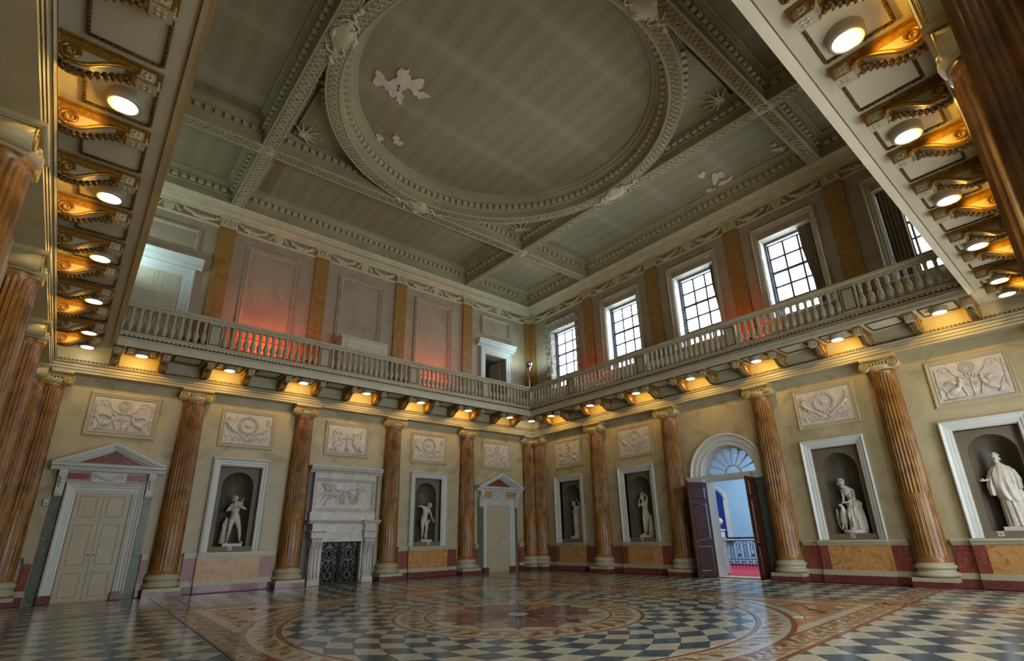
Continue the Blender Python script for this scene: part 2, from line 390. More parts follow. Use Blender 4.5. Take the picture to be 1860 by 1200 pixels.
def leaf(c, ang, L, wd, m, lobes=0, bend=0):
    n = 5 if not lobes else 9; a = []; b = []
    for i in range(n+1):
        t = i/n; ww = wd*sin(pi*min(t*1.02, 1))**.7*(1 if not lobes else (1 + .35*(1 if i % 2 else -1)))
        bx = bend*sin(pi*t)
        a.append((t*L, bx+ww/2)); b.append((t*L, bx-ww/2))
    pl = a + b[::-1]; ca, sa = cos(ang), sin(ang)
    leafs.append(([(c[0]+x*ca-y*sa, c[1]+x*sa+y*ca) for x, y in pl], m))
rnd = random.Random(4)
for k in range(200):                   # running acanthus of the big ring
    a = 2*pi*k/200; q = (4.58, 4.72, 4.60, 4.80)[k % 4]; c = (FC[0]+q*cos(a), FC[1]+q*sin(a)); leaf(c, a+(1.0, .35, .6, 1.3)[k % 4], (.36, .22, .30, .20)[k % 4], .12, M_tt if k % 3 else M_tbr, 1, .04)
for k in range(72):
    a = 2*pi*k/72; c = (FC[0]+1.93*cos(a), FC[1]+1.93*sin(a)); leaf(c, a+(.55 if k % 2 else -.55), .5, .15, M_tt if k % 2 else M_tbr, 1, .05)
def strip(x0, y0, x1, y1):
    L = hypot(x1-x0, y1-y0); ux, uy = (x1-x0)/L, (y1-y0)/L; n = int(L/.6)
    for k in range(n):
        p0 = k*L/n; p1 = (k+1)*L/n
        for o0, o1, m, lo in ((-hw, -hw+.06, M_tbr, 0), (hw-.06, hw, M_tbr, 0), (-hw+.06, hw-.06, M_tw, 1)):
            pl = [(x0+ux*p-uy*o, y0+uy*p+ux*o) for p, o in ((p0, o0), (p1, o0), (p1, o1), (p0, o1))]
            if lo: ground(pl, m)
            else: tile(pl, m, .001)
    nl = int(L/.10)
    for k in range(nl):
        p = k*L/nl; sgn = 1 if k % 2 else -1
        leaf((x0+ux*p, y0+uy*p), atan2(uy, ux)+sgn*(.75 if k % 3 else .4), .25, .11, M_tt if k % 4 < 3 else M_tbr, 1, sgn*.03)
strip(S1, .62, S1, LY-.6); strip(S0, .62, S0, LY-.6); strip(LX-.6, T1, .62, T1); strip(LX-.6, T0, .62, T0)
# white and tan framing of the inner square with its spandrels
I0, I1, J0, J1 = S0+hw, S1-hw, T0+hw, T1-hw
def sq(o): return I0+o, I1-o, J0+o, J1-o
for o0, o1, m in ((.0, .2, M_tw), (.2, .32, M_tt)):
    a0, a1, b0, b1 = sq(o0); c0, c1, d0, d1 = sq(o1)
    for P, Q, P2, Q2 in (((a0,b0),(a1,b0),(c0,d0),(c1,d0)), ((a1,b0),(a1,b1),(c1,d0),(c1,d1)), ((a1,b1),(a0,b1),(c1,d1),(c0,d1)), ((a0,b1),(a0,b0),(c0,d1),(c0,d0))):
        for k in range(12):
            t, t2 = k/12, (k+1)/12; L_ = lambda A, B, s: (A[0]+(B[0]-A[0])*s, A[1]+(B[1]-A[1])*s)
            pl = [L_(P, Q, t), L_(P, Q, t2), L_(P2, Q2, t2), L_(P2, Q2, t)]
            if hypot(pl[0][0]-FC[0], pl[0][1]-FC[1]) > 5.12 and hypot(pl[1][0]-FC[0], pl[1][1]-FC[1]) > 5.12: tile(pl, m, .001, -.0006 if o0 else -.0004)
for qx, qy in ((1,1), (-1,1), (-1,-1), (1,-1)):                 # spandrel fields: white band, tan band, leaf work
    for r0, r1, m in ((5.1, 5.28, M_tw), (5.30, 5.46, M_tt)):
        for k in range(10):
            b0 = pi/4*(1-.62+.124*k); b1 = b0 + pi/4*.124
            pl = [(FC[0]+qx*r*cos(b), FC[1]+qy*r*sin(b)) for r, b in ((r0, b0), (r0, b1), (r1, b1), (r1, b0))]
            if all(I0+.3 < x < I1-.3 and J0+.3 < y < J1-.3 for x, y in pl): tile(pl, m, .001, -.0008)
    for k in range(30):
        rr = 5.55 + rnd.random()*.9; b = pi/4*(1+rnd.uniform(-.28, .28)*(rr-5.1)/.8)
        x = FC[0]+qx*rr*cos(b); y = FC[1]+qy*rr*sin(b)
        if I0+.35 < x < I1-.35 and J0+.35 < y < J1-.35: leaf((x, y), rnd.uniform(0, 6.28), .36, .13, M_tbr if k % 3 else M_tw, 1, .03)
# central rosette
for k in range(8):
    a = pi/4*(k+.5) + R(50); leaf((FC[0]+.12*cos(a), FC[1]+.12*sin(a)), a, 1.66, .78, M_tt if k % 2 else M_tbr, 1)
for k in range(8):
    a = pi/4*k + R(50); leaf((FC[0]+.12*cos(a), FC[1]+.12*sin(a)), a, 1.62, .50, M_tp, 1)
for k in range(16):
    a = pi/8*k + R(50); leaf((FC[0]+.3*cos(a), FC[1]+.3*sin(a)), a, 1.15, .018, M_tw)
for k in range(8):
    a = pi/4*k + R(50); leaf((FC[0]+.1*cos(a), FC[1]+.1*sin(a)), a, .52, .2, M_tdk)
leaf((FC[0]-.24*cos(-.7), FC[1]-.24*sin(-.7)), -.7, .48, .48, M_tw)
# build: the 300 largest in the picture singly, the others joined
tiles.sort(key=lambda t: -t[0])
def slab(mb, q, z0, z1):
    n = len(q); mb.add([(x, y, z1) for x, y in q] + [(x, y, z0) for x, y in q], [tuple(range(n))] + [(i, i+n, (i+1) % n + n, (i+1) % n) for i in range(n)])
FM = [M_tw, M_tb, M_tt, M_tbr, M_tp, M_tdk]; FI = {m.name: i for i, m in enumerate(FM)}
for A, q, m, z in tiles[:300]:
    cx = sum(p[0] for p in q)/len(q); cy = sum(p[1] for p in q)/len(q)
    b = MB(); slab(b, [(x-cx, y-cy) for x, y in q], -.016, z); o = b.build('tile', m, floor, (cx, cy, 0), fix=False)
b = MB()
for A, q, m, z in tiles[300:]: b.m = FI[m.name]; slab(b, q, -.016, z)
for pl, m, z in tiles_low: b.m = FI[m.name]; slab(b, [fw(*p) for p in pl], -.016, z)
b.build('tile', FM, floor, fix=False)['kind'] = 'stuff'
b = MB()
for i, (pl, m) in enumerate(leafs):
    b.m = FI[m.name]; q = [fw(*p) for p in pl]; k_ = len(leafs)-i; z = .0012+.0001*(i % 7) if k_ > 60 else .0020 + .00006*(60-k_)
    n = len(q)//2
    vs = [(x, y, z) for x, y in q]; b.add(vs, [(k, k+1, 2*n-2-k, 2*n-1-k) for k in range(n-1)])
b.build('inlaid_leaf', FM, floor, fix=False)['kind'] = 'stuff'
LAMPW, TORCH, UPW, HALL = 18, 60, 230, 620
# ---------------------------------------------------------------- columns
ZB, ZT, PH, CO = .56, 5.49, .452, .10
def shaft_mb(half=False):
    mb = MB(); NF = 24; per = 6; n = NF*per; zs = []
    def ring(z, r, dep):
        out = []
        for i in range(n):
            ph = (i % per)/per; f = (sin(pi*ph)**.8 if i % per else 0) if dep > .03 else (0, 1, .25, 0, .25, 1)[i % per]
            a = 2*pi*i/n; rr = r - dep*f*(1 if 1 <= i % per <= 5 else 0); out.append((rr*cos(a), rr*sin(a), z))
        return out
    def rad(z): t = (z-ZB)/(ZT-ZB); return .345 - .06*max(0, t-.15)**1.3/(.85**1.3)
    rows = [(ZB, .37, 0), (ZB+.03, .37, 0), (ZB+.06, .345, 0), (ZB+.12, rad(ZB), 0), (ZB+.16, rad(ZB), .024), (1.4, rad(1.4), .024), (2.19, rad(2.2), .024), (2.24, rad(2.24), 0.044)]
    rows += [(z, rad(z),  0.044) for z in (2.9, 3.6, 4.3, 4.9, 5.30)] + [(5.36, rad(5.36), 0), (5.40, rad(5.4), 0), (5.42, .305, 0), (5.46, .305, 0), (ZT, .285, 0)]
    vs = []
    for r in rows: vs += ring(*r)
    fs = [(j*n+i, j*n+(i+1) % n, (j+1)*n+(i+1) % n, (j+1)*n+i) for j in range(len(rows)-1) for i in range(n)]
    mb.add(vs, fs, True); return mb
def base_mb():
    mb = MB(); mb.lathe([(.37,.22),(.44,.24),(.465,.275),(.465,.30),(.44,.335),(.40,.35),(.385,.37),(.385,.40),(.40,.415),(.425,.43),(.435,.46),(.425,.49),(.40,.505),(.375,.52),(.37,ZB)], 32); return mb
def volute_mb(mb, x, z, y0, y1, r, sgn):
    mb.lathe([(r, y0), (r*.86, (y0+y1)/2), (r, y1)], 20, T=Matrix.Translation((x, 0, z)) @ Matrix.Rotation(-pi/2, 4, 'X'))
def spiral(cx, cz, y, r0, turns, sgn, n=34, start=pi/2):
    return [(cx + sgn*(r0*(1-.86*i/n))*cos(start - 2*pi*turns*i/n)*1, y, cz + (r0*(1-.86*i/n))*sin(start - 2*pi*turns*i/n)) for i in range(n+1)]
def capital(parent, M, G):
    mb = MB(); rv = .145; zc = 5.635; hx = .335
    for s in (1, -1): volute_mb(mb, s*hx, zc, -.27, .27, rv*.93, s)
    mb.box(-.36, .36, -.25, .25, 5.69, 5.785)
    mb.lathe([(.29,5.49),(.31,5.52),(.345,5.58),(.35,5.62)], 28)
    o = mb.build('capital_block', M, parent)
    mb = MB(); mb.add([], []); mb.box(-.42, .42, -.34, .34, 5.80, 5.86); mb.prism([(-.31,5.78),(-.34,5.80),(.34,5.80),(.31,5.78)], -.40, .40); mb.build('abacus', M, parent)
    mb = MB()
    for s in (1, -1):
        for yy in (.275, -.275):
            mb.tube(spiral(s*hx, zc, yy, rv*.93, 2.4, s), [.016*(1-.5*i/34) for i in range(35)], 5)
            mb.ell((s*hx, yy, zc), (.02, .012, .02), 8, 4)
    for yy in (.262, -.262): mb.tube([(-.33, yy, 5.775), (0, yy, 5.735), (.33, yy, 5.775)], .012, 5)
    mb.build('volute_scroll', G, parent)
    mb = MB()
    for i in range(5): mb.ell((-.15+.075*i, .30, 5.63), (.026, .035, .045), 8, 5)
    for i in range(5): mb.ell((-.15+.075*i, -.30, 5.63), (.026, .035, .045), 8, 5)
    mb.build('egg_moulding', M, parent)
M_capc = mat('capital_cream', ['a89a6e', 'b8aa80'], 5, .4); M_capg = mat('capital_gilt_edge', ['a88440', 'c8a25a'], 8, .4, metal=.35)
def make_column():
    t = empty('column')
    shaft_mb().build('shaft', M_sienna, t, fix=False); base_mb().build('base', M_stone, t)
    mb = MB(); mb.box(-PH+.01, PH-.01, -.2, PH-.01, .135, .225); mb.build('upper_plinth', M_stone, t)
    mb = MB(); mb.box(-PH, PH, -.2, PH, 0, .135); mb.build('plinth', M_plum, t)
    c = empty('capital', parent=t); capital(c, M_capc, M_capg); return t
def lab(i, n): return ORD[i]
colp = make_column(); first = True
CBET = {'left': ('between the small pedimented door and the disc-thrower niche', 'between that niche and the right side of the chimneypiece', 'left of the chimneypiece beside the youth niche', 'beside the large pedimented door and the youth niche')}
CLAB = {'left': ['sienna marble column between the corner door and the niche of the stooping nude', 'sienna marble column hard against the right jamb of the chimneypiece', 'sienna marble column hard against the left jamb of the chimneypiece', 'sienna marble column between the large white door and the niche of the striding youth'],
        'right': ['sienna marble column between the two niches nearest the far corner', 'sienna marble column just left of the open mahogany doors', 'sienna marble column just right of the open mahogany doors', 'sienna marble column between the eagle statue and the cloaked statue at the edge'],
        'near_left': ['dim sienna column on the left side wall, next after the corner pair', 'dim sienna column on the left side wall, third from the corner', 'dim sienna column on the left side wall, fourth from the corner', 'dim sienna column at the near end of the left side wall'],
        'near_right': ['sienna column of the near wall, farthest from the viewer', 'sienna column of the near wall, second from the door wall', 'sienna column of the near wall, capital seen under the gallery top right', 'huge fluted column shaft rising past the top right corner']}
for w in WALLS:
    for i, a in enumerate(CX[w]):
        o = colp if first else copy_tree(colp); first = False
        place(o, w, a, CO, 0); tag(o, CLAB[w][i], 'column')
        if w == 'near_right' and i == 3: place(o, w, a-.13, -.06, 0)
# corner pairs: two half-joined shafts
CC = .471
def corner_pair(w, a, label):           # w: wall whose local frame carries it
    t = thing('corner_column_pair', w, a, 0, 0, label, 'column')
    L0, r0 = frame(w, a, 0)
    for (x, y, rot) in ((CC, CO, 0), (CO, CC, -pi/2)):
        for ch in colp.children:
            if ch.name.startswith('capital'):
                c = ch.copy(); COL.objects.link(c); c.parent = t; c.location = (x, y, 0); c.rotation_euler.z = rot
                for g in ch.children: g2 = g.copy(); COL.objects.link(g2); g2.parent = c
            elif 'plinth' in ch.name: pass
            else: c = ch.copy(); COL.objects.link(c); c.parent = t; c.location = (x, y, 0); c.rotation_euler.z = rot
    h = CC + PH; g = CO + PH
    for z0, z1, k, nm, m in ((0, .135, 0, 'plinth', M_plum), (.135, .225, .01, 'upper_plinth', M_stone)):
        mb = MB(); mb.prism([(.02,.02), (h-k,.02), (h-k,g-k), (g-k,g-k), (g-k,h-k), (.02,h-k)], z0, z1, axis='z'); mb.build(nm, m, t)
    return t
corner_pair('left', 0, 'pair of joined sienna columns in the far corner between the two walls')
t = corner_pair('near_left', 0, 'pair of joined sienna columns in the dim left corner beside the large door')
t = corner_pair('near_right', LX, 'pair of joined sienna columns in the near corner beside the viewer'); t.location = (LX, LY, 0)
t = corner_pair('right', LY, 'pair of joined sienna columns in the right corner beyond the cloaked statue'); t.location = (0, LY, 0)

# ---------------------------------------------------------------- dado
def spans(w):
    c0 = CC+PH-.02; cx = CX[w]; n = wlen(w)-c0
    ed = [c0] + [v for c in cx for v in (c-PH+.02, c+PH-.02)] + [n]
    out = [(ed[2*i], ed[2*i+1]) for i in range(5)]
    res = []
    for i, (a, b) in enumerate(out):
        m = (a+b)/2
        if w == 'left' and i in (0, 4): c = DOORC[0 if i == 0 else 1]; res += [(a, c-1.12, 0), (c+1.12, b, 0)]
        elif w == 'left' and i == 2: pass
        elif w == 'right' and i == 2: pass
        elif w in NICHE: res.append((a, b, 1))
        else: res.append((a, b, 0))
    return [r for r in res if r[1]-r[0] > .05]
for w in WALLS:
    root = MB(); root.T = None
    b1 = MB(); b2 = MB(); 
    par = None
    for (a, b, pr_) in spans(w):
        nc = None
        if pr_: nc = min(NICHE[w], key=lambda c: abs(c-(a+b)/2))
        segs = [(a, b, .10)] if not pr_ else [(a, nc-.86, .10), (nc-.86, nc+.86, .19), (nc+.86, b, .10)]
        for s0_, s1_, d in segs:
            def bx(mb, x0, x1, d0, d1, z0, z1):
                p = P3(w, x0, d0, z0); q = P3(w, x1, d1, z1); mb.box(min(p[0],q[0]), max(p[0],q[0]), min(p[1],q[1]), max(p[1],q[1]), z0, z1)
            bx(b1, s0_, s1_, 0, d+.04, 0, .20)
            bx(b2, s0_, s1_, 0, d+.03, .20, .26); bx(b2, s0_, s1_, 0, d+.005, .26, .33)
            bx(b2, s0_, s1_, 0, d+.0, .95, .98); bx(b2, s0_, s1_, 0, d+.03, .98, 1.04); bx(b2, s0_, s1_, 0, d+.07, 1.04, 1.10)
    par = struct(b1, 'baseboard_' + w, M_plum); b2.build('stone_moulding', M_stone, par)
    for (a, b, pr_) in spans(w):
        if pr_:
            nc = min(NICHE[w], key=lambda c: abs(c-(a+b)/2)); segs = [(a, nc-.86, .08, M_red), (nc-.86, nc+.86, .17, M_sienp), (nc+.86, b, .08, M_red)]
            if w == 'right': segs[1:2] = [(nc-.86, nc-.62, .17, M_red), (nc-.62, nc+.86, .17, M_sienp)]
        else: segs = [(a, b, .08, M_red)]
        for s0_, s1_, d, m in segs:
            mb = MB(); p = P3(w, s0_+.003, 0, .33); q = P3(w, s1_-.003, d, .95); mb.box(min(p[0],q[0]), max(p[0],q[0]), min(p[1],q[1]), max(p[1],q[1]), .33, .95); mb.build('marble_panel', m, par)
    if w != 'right' and w != 'left': continue
# ---------------------------------------------------------------- lower entablature
def chainprof(w): pass
for i, w in enumerate(WALLS):
    mb = MB(); wallrun(mb, w, [(0,5.86),(.37,5.86),(.37,5.93),(.385,5.935),(.385,6.01),(.40,6.015),(.40,6.09),(.43,6.10),(.45,6.13),(.45,6.16),(.40,6.165),(.40,6.20),(.38,6.21),(.38,6.62)])
    tr = struct(mb, 'trim_%d' % (i+1), M_creamd)
    mb = MB()
    for d, z in ((.378, 5.932), (.393, 6.012), (.425, 6.097), (.452, 6.145)): a0, a1 = d, wlen(w)-d; mb.tube([P3(w, a0, d, z), P3(w, a1, d, z)], .007, 4)
    mb.build('gilt_line', M_golddk, tr)
    mb = MB(); L = wlen(w); n = int((L-.8)/.085)           # guilloche chain
    for k in range(n):
        a = .4 + (L-.8)*(k+.5)/n; p = P3(w, a, .412, 6.182); mb.T = Matrix.Translation(p) @ Matrix.Rotation(frame(w,0,0)[1], 4, 'Z')
        mb.lathe([(.0, .012), (.032, .006), (.038, 0)], 6, T=mb.T @ Matrix.Rotation(-pi/2, 4, 'X') , cap=False)
    mb.T = None; mb.build('guilloche_band', M_golddk, tr, fix=False)['kind'] = 'stuff'
# ---------------------------------------------------------------- gallery: slab, edge cornice, consoles, soffit frames
GE = 1.61
CPOS = {'left': (9.15, 1.137), 'right': (9.27, 1.16), 'near_left': (9.2, 1.155), 'near_right': (9.0, 1.137)}
def console_parts():
    t = empty('scroll_bracket')
    out = [(.38,6.525),(.38,6.22),(.44,6.205),(.50,6.185),(.57,6.18),(.64,6.195),(.70,6.23),(.76,6.28),(.83,6.33),(.91,6.375),(.98,6.40),(1.04,6.405),(1.08,6.39),(1.10,6.36),(1.10,6.335),(1.30,6.335),(1.30,6.525)]
    mb = MB(); mb.prism(out, -.085, .085); mb.build('bracket_body', M_consgr, t)
    mb = MB()
    for s in (1, -1):
        x = s*.09
        line = [(x, y, z+.022) for y, z in out[3:15]]
        mb.tube(line, .024, 6)
        cx, cz, r = .53, 6.325, .105
        mb.tube([(x, cx - r*(1-.85*i/30)*cos(-pi/2+2*pi*1.9*i/30)*1.0, cz + r*(1-.85*i/30)*sin(-pi/2+2*pi*1.9*i/30)) for i in range(31)], [.024*(1-.45*i/30) for i in range(31)], 6)
        mb.box(min(x, s*.075), max(x, s*.075)+0, 1.10, 1.30, 6.34, 6.36); mb.box(min(x, s*.1), max(x, s*.1), 1.28, 1.30, 6.34, 6.5); mb.box(min(x, s*.1), max(x, s*.1), 1.10, 1.12, 6.34, 6.5)
    mb.box(-.11, .11, .38, 1.33, 6.50, 6.535)
    mb.build('gilded_edging', M_gold, t)
    mb = MB()                              # acanthus leaf hanging under the body
    for k in range(9):
        y = .47+.06*k; zz = [6.175,6.165,6.163,6.17,6.19,6.22,6.255,6.29,6.315][k]
        mb.ell((0, y, zz), (.03, .05, .018), 7, 4, q=Quaternion((1,0,0), -.3))
        for s in (1, -1): mb.ell((s*.042, y, zz+.006), (.040, .020, .014), 6, 4, q=Quaternion((1,0,0), -.4) @ Quaternion((0,0,1), s*.9))
    mb.ell((0, 1.0, 6.345), (.05, .045, .04), 8, 5); mb.ell((0, 1.03, 6.31), (.035, .03, .025), 8, 5)
    mb.build('acanthus_leaf', M_golddk, t)
    mb = MB()
    for s in (1, -1):
        for k in range(6):
            a = k*pi/3; mb.ell((s*.088, 1.20+.035*cos(a), 6.43+.035*sin(a)), (.012, .022, .022), 6, 4)
    for k in range(4):
        a = k*pi/2+pi/4; mb.ell((.03*cos(a), 1.305, 6.43+.035*sin(a)), (.022, .012, .026), 6, 4); mb.ell((.04*cos(a), 1.2+.04*sin(a), 6.332), (.026, .028, .008), 6, 4)
    mb.build('rosette', M_stone, t)['kind'] = 'stuff'
    mb = MB(); mb.box(-.087, .087, .40, 1.09, 6.40, 6.50); mb.build('gilded_ground_strip', M_ochre, t)
    return t
consp = console_parts(); cfirst = True
def frame_me():                         # moulded leaf frame of a soffit panel
    mb = MB()
    hx, y0, y1 = .36, .62, 1.30
    pts = [(-hx, y0), (hx, y0), (hx, y1), (-hx, y1)]
    for i in range(4):
        p, q = pts[i], pts[(i+1) % 4]; L = hypot(q[0]-p[0], q[1]-p[1]); n = int(L/.06)
        mb.tube([(p[0], p[1], 6.535), (q[0], q[1], 6.535)], .02, 4)
        for k in range(n):
            t_ = (k+.5)/n; mb.ell((p[0]+(q[0]-p[0])*t_, p[1]+(q[1]-p[1])*t_, 6.525), (.022, .022, .014), 5, 3)
    return mb.build('soffit_frame', M_golddk)
sf0 = frame_me(); sfm = sf0.data; bpy.data.objects.remove(sf0)
GAL = {'left': 'grey and gilt gallery along the fireplace wall', 'right': 'grey and gilt gallery along the open doorway wall', 'near_left': 'gallery seen from below down the left side, big gilded brackets', 'near_right': 'gallery seen from below at the top right, big gilded brackets'}
ends = lambda w, d: (d, wlen(w)-d)
g = tag(empty('gallery'), 'grey and gilt gallery running round the room on big scrolled brackets', 'gallery')
for w in WALLS:
    L = wlen(w); Minv = Matrix.Identity(4)
    def world_mb(): m_ = MB(); m_.T = Minv; return m_
    mb = world_mb(); wallrun(mb, w, [(.38,6.55),(1.50,6.55),(1.50,6.52),(1.56,6.50),(GE,6.455),(GE,6.53),(GE-.015,6.535),(GE-.02,6.60),(GE-.03,6.605),(GE-.03,6.66),(GE-.06,6.67),(GE-.10,6.72),(GE-.12,6.78),(GE-.12,6.85),(0,6.85)]); mb.build('gallery_slab', M_soffit, g)
    mb = world_mb()
    for d, z, r in ((GE-.028, 6.535, .008), (GE-.11, 6.775, .012), (1.50, 6.525, .01)):
        a0, a1 = ends(w, d); mb.tube([P3(w, a0, d, z), P3(w, a1, d, z)], r, 4)
    mb.build('gilt_fillet', M_golddk, g)
    mb = world_mb(); a0, a1 = ends(w, 1.45); n = int((a1-a0)/.11)
    for k in range(n): p = P3(w, a0+(a1-a0)*(k+.5)/n, GE-.105, 6.80); mb.T = Minv @ Matrix.Translation(p); mb.box(-.022, .022, -.022, .022, -.02, .02)
    mb.build('dentil_row', M_iron if False else M_golddk, g, fix=False)['kind'] = 'stuff'
    c, s = CPOS[w]; sg = SG[w]
    lo = {'left': -8, 'right': -8, 'near_left': -8, 'near_right': -8}[w]
    for k in range(-7, 8):
        a = c + (k-.5)*s + 0
        if .6 < a-.0 < L-.6 and (a > .9) and a < L-.9:
            if cfirst: o = consp; cfirst = False
            else: o = copy_tree(consp)
            o.parent = g; place(o, w, a, 0, 0)
    a = c + 7.5*s
    if a < L-.9: o = copy_tree(consp); o.parent = g; place(o, w, a, 0, 0)
    for k in range(-7, 8):
        a = c + k*s
        if 1.3 < a < L-1.3: place(linkmesh('soffit_frame', sfm, g), w, a, 0, 0)
# downlights
def make_light():
    t = empty('gallery_downlight')
    mb = MB(); mb.lathe([(.19,.14),(.19,.05),(.185,.02),(.165,0),(.145,0),(.14,.012)], 28, cap=False); mb.build('lamp_housing', M_lampc, t)
    mb = MB(); mb.lathe([(.0,.010),(.14,.012)], 24, cap=False); mb.build('lamp_glass', M_lamp, t)
    return t
lp = make_light(); lf = True; LIGHTS = []
for w in WALLS:
    c, s = CPOS[w]; j = 0; off = {'left': 0, 'right': 0, 'near_left': 0, 'near_right': -.1}[w]
    for k in range(-6, 7, 2):
        a = c + k*s; 
        o = lp if lf else copy_tree(lp); lf = False
        place(o, w, a + off, 1.02, 6.41)
        fr = {'left': 'far corner', 'right': 'far corner', 'near_left': 'dim left corner', 'near_right': 'door wall end'}[w]
        tag(o, 'round glowing lamp under %s gallery, %s from the %s' % ({'left': 'the fireplace wall', 'right': 'the doorway wall', 'near_left': 'the left side', 'near_right': 'the top right'}[w], ORD[j], fr), 'light', 'round lamps under the gallery'); j += 1
        l = bpy.data.lights.new('lamp_light', 'SPOT'); l.energy = LAMPW; l.color = (1, .56, .07); l.shadow_soft_size = .05; l.spot_size = R(155); l.spot_blend = .35; LIGHTS.append(l)
        lo_ = bpy.data.objects.new('lamp_light', l); COL.objects.link(lo_); lo_.parent = o; lo_.location = (0, -.02, -.06); lo_.rotation_euler = (-R(88), 0, 0)
corn = [(1.02, 1.02), (LX-1.02, 1.02), (1.02, LY-1.02), (LX-1.02, LY-1.02)]
for (x, y), nm in zip(corn, ('over the far corner columns', 'in the dim left corner', 'in the right corner', 'in the near corner')):
    o = copy_tree(lp); o.location = (x, y, 6.41); o.rotation_euler = (0,0,0); tag(o, 'small bluish corner lamp under the gallery ' + nm, 'light')
    for ch in o.children:
        if ch.type == 'LIGHT': ch.data = ch.data.copy(); ch.data.color = (1, .8, .45); ch.data.energy = LAMPW*.7
# ---------------------------------------------------------------- balustrades
def bal_me():
    mb = MB(); mb.lathe([(.062,0),(.062,.05),(.045,.06),(.05,.08),(.075,.13),(.085,.20),(.075,.28),(.05,.36),(.038,.42),(.036,.45),(.055,.465),(.055,.49),(0.044,.51),(.045,.56),(.048,.62),(.045,.66),(.06,.67),(.06,.705)], 10); o = mb.build('baluster', M_cream); return o
b0 = bal_me(); balm = b0.data; bpy.data.objects.remove(b0)
BL = {'left': 'turned grey balustrade over the fireplace wall, red glow behind', 'right': 'turned grey balustrade running under the sash windows', 'near_left': 'balustrade on top of the left side gallery', 'near_right': 'balustrade on top of the near gallery'}
GP = 1.40
g = tag(empty('balustrade', (0, 0, 6.85)), 'grey balustrade of turned balusters and panelled pedestals on top of the gallery', 'balustrade')
for w in WALLS:
    L = wlen(w); sg = SG[w]; Minv = Matrix.Translation((0, 0, -6.85))
    mb = MB(); mb.T = Minv; wallrun(mb, w, [(GP+.07,6.85),(GP+.07,6.95),(GP+.05,6.975),(GP-.05,6.975),(GP-.07,6.95),(GP-.07,6.85)]); mb.build('bottom_rail', M_cream, g)
    mb = MB(); mb.T = Minv; wallrun(mb, w, [(GP+.04,7.68),(GP+.06,7.70),(GP+.06,7.76),(GP+.10,7.79),(GP+.11,7.84),(GP+.10,7.86),(GP-.10,7.86),(GP-.11,7.84),(GP-.10,7.79),(GP-.06,7.76),(GP-.04,7.68),(GP+.04,7.68)]); mb.build('handrail', M_cream, g)
    mb = MB(); mb.T = Minv
    for d, z in ((GP+.062, 7.775), (GP+.06, 6.965)): a0, a1 = ends(w, d); mb.tube([P3(w, a0, d, z), P3(w, a1, d, z)], .008, 4)
    mb.build('gilt_fillet', M_golddk, g)
    P = [GP] + list(CX[w]) + [L-GP]; pw = .19
    for i, a in enumerate(P):
        if i == 0 and w in ('near_left', 'right') and False: continue
        if i in (0, 5) and w in ('right', 'near_left'): continue
        p = place(empty('pedestal', parent=g), w, a, GP, 0)
        mb = MB(); mb.box(-pw, pw, -.075, .075, .0, .84) if i not in (0, 5) else mb.box(-.09, .09, -.09, .09, 0, .84); mb.build('pedestal_block', M_cream, p)
        if i not in (0, 5):
            mb = MB(); rect_ring(mb, -pw+.03, pw-.03, .14, .78, .03, [(0,.07),(0,.076),(.3,.09),(.8,.09),(1,.077)]); mb.build('panel_moulding', M_golddk, p)
    for i in range(5):
        a, b = P[i]+(pw if i else .1), P[i+1]-(pw if i < 4 else .1); n = int(round((b-a)/.20))
        for k in range(n): place(linkmesh('baluster', balm, g), w, a+(b-a)*(k+.5)/n, GP, .12)
# ---------------------------------------------------------------- upper storey: pilasters, dado, frieze
def lbx(mb, w, a0, a1, d0, d1, z0, z1):
    p = P3(w, a0, d0, z0); q = P3(w, a1, d1, z1); mb.box(min(p[0],q[0]), max(p[0],q[0]), min(p[1],q[1]), max(p[1],q[1]), z0, z1)
def pil_cap(parent, hw_):
    mb = MB(); mb.box(-hw_-.02, hw_+.02, .006, .12, 11.84, 11.88); mb.box(-hw_, hw_, .006, .10, 11.88, 12.19); mb.box(-hw_-.07, hw_+.07, .006, .17, 12.14, 12.19)
    for r, (z, n, s) in enumerate(((11.94, 5, .055), (12.03, 4, .06))):
        for k in range(n): mb.ell((-hw_+.04+(2*hw_-.08)*k/(n-1), .115+.01*r, z), (s*.8, .03, s), 6, 4)
    for s in (1, -1):
        mb.tube([(s*(hw_+.03) + .05*cos(t*.5)*s*(1-t/16), .14, 12.10+.05*sin(t*.5)*(1-t/16)) for t in range(15)], .016, 4)
    for k in range(3): mb.ell((-.06+.06*k, .15, 12.11), (.03, .025, .03), 6, 4)
    return mb.build('capital', M_orn, parent)
pp = empty('pilaster'); mb = MB(); mb.box(-.26, .26, .006, .09, 6.86, 11.84); mb.box(-.30, .30, .006, .12, 6.86, 7.0); mb.build('shaft', M_pil, pp); pil_cap(pp, .26)
PLAB = {'left': ('beside the open corner doorway', 'right of the white cabinet', 'left of the white cabinet', 'beside the upper left door'),
        'right': ('after the first window from the corner', 'after the second window from the corner', 'after the third window from the corner', 'left of the last curtained window')}
pf = True
for w in WALLS:
    for i, a in enumerate(CX[w]):
        o = pp if pf else copy_tree(pp); pf = False; place(o, w, a, 0, 0)
        tag(o, ('brown marbled pilaster of the upper wall, ' + PLAB[w][i]) if w in PLAB else 'brown marbled upper pilaster, %s along %s' % (ORD[i], WN[w]), 'pilaster')
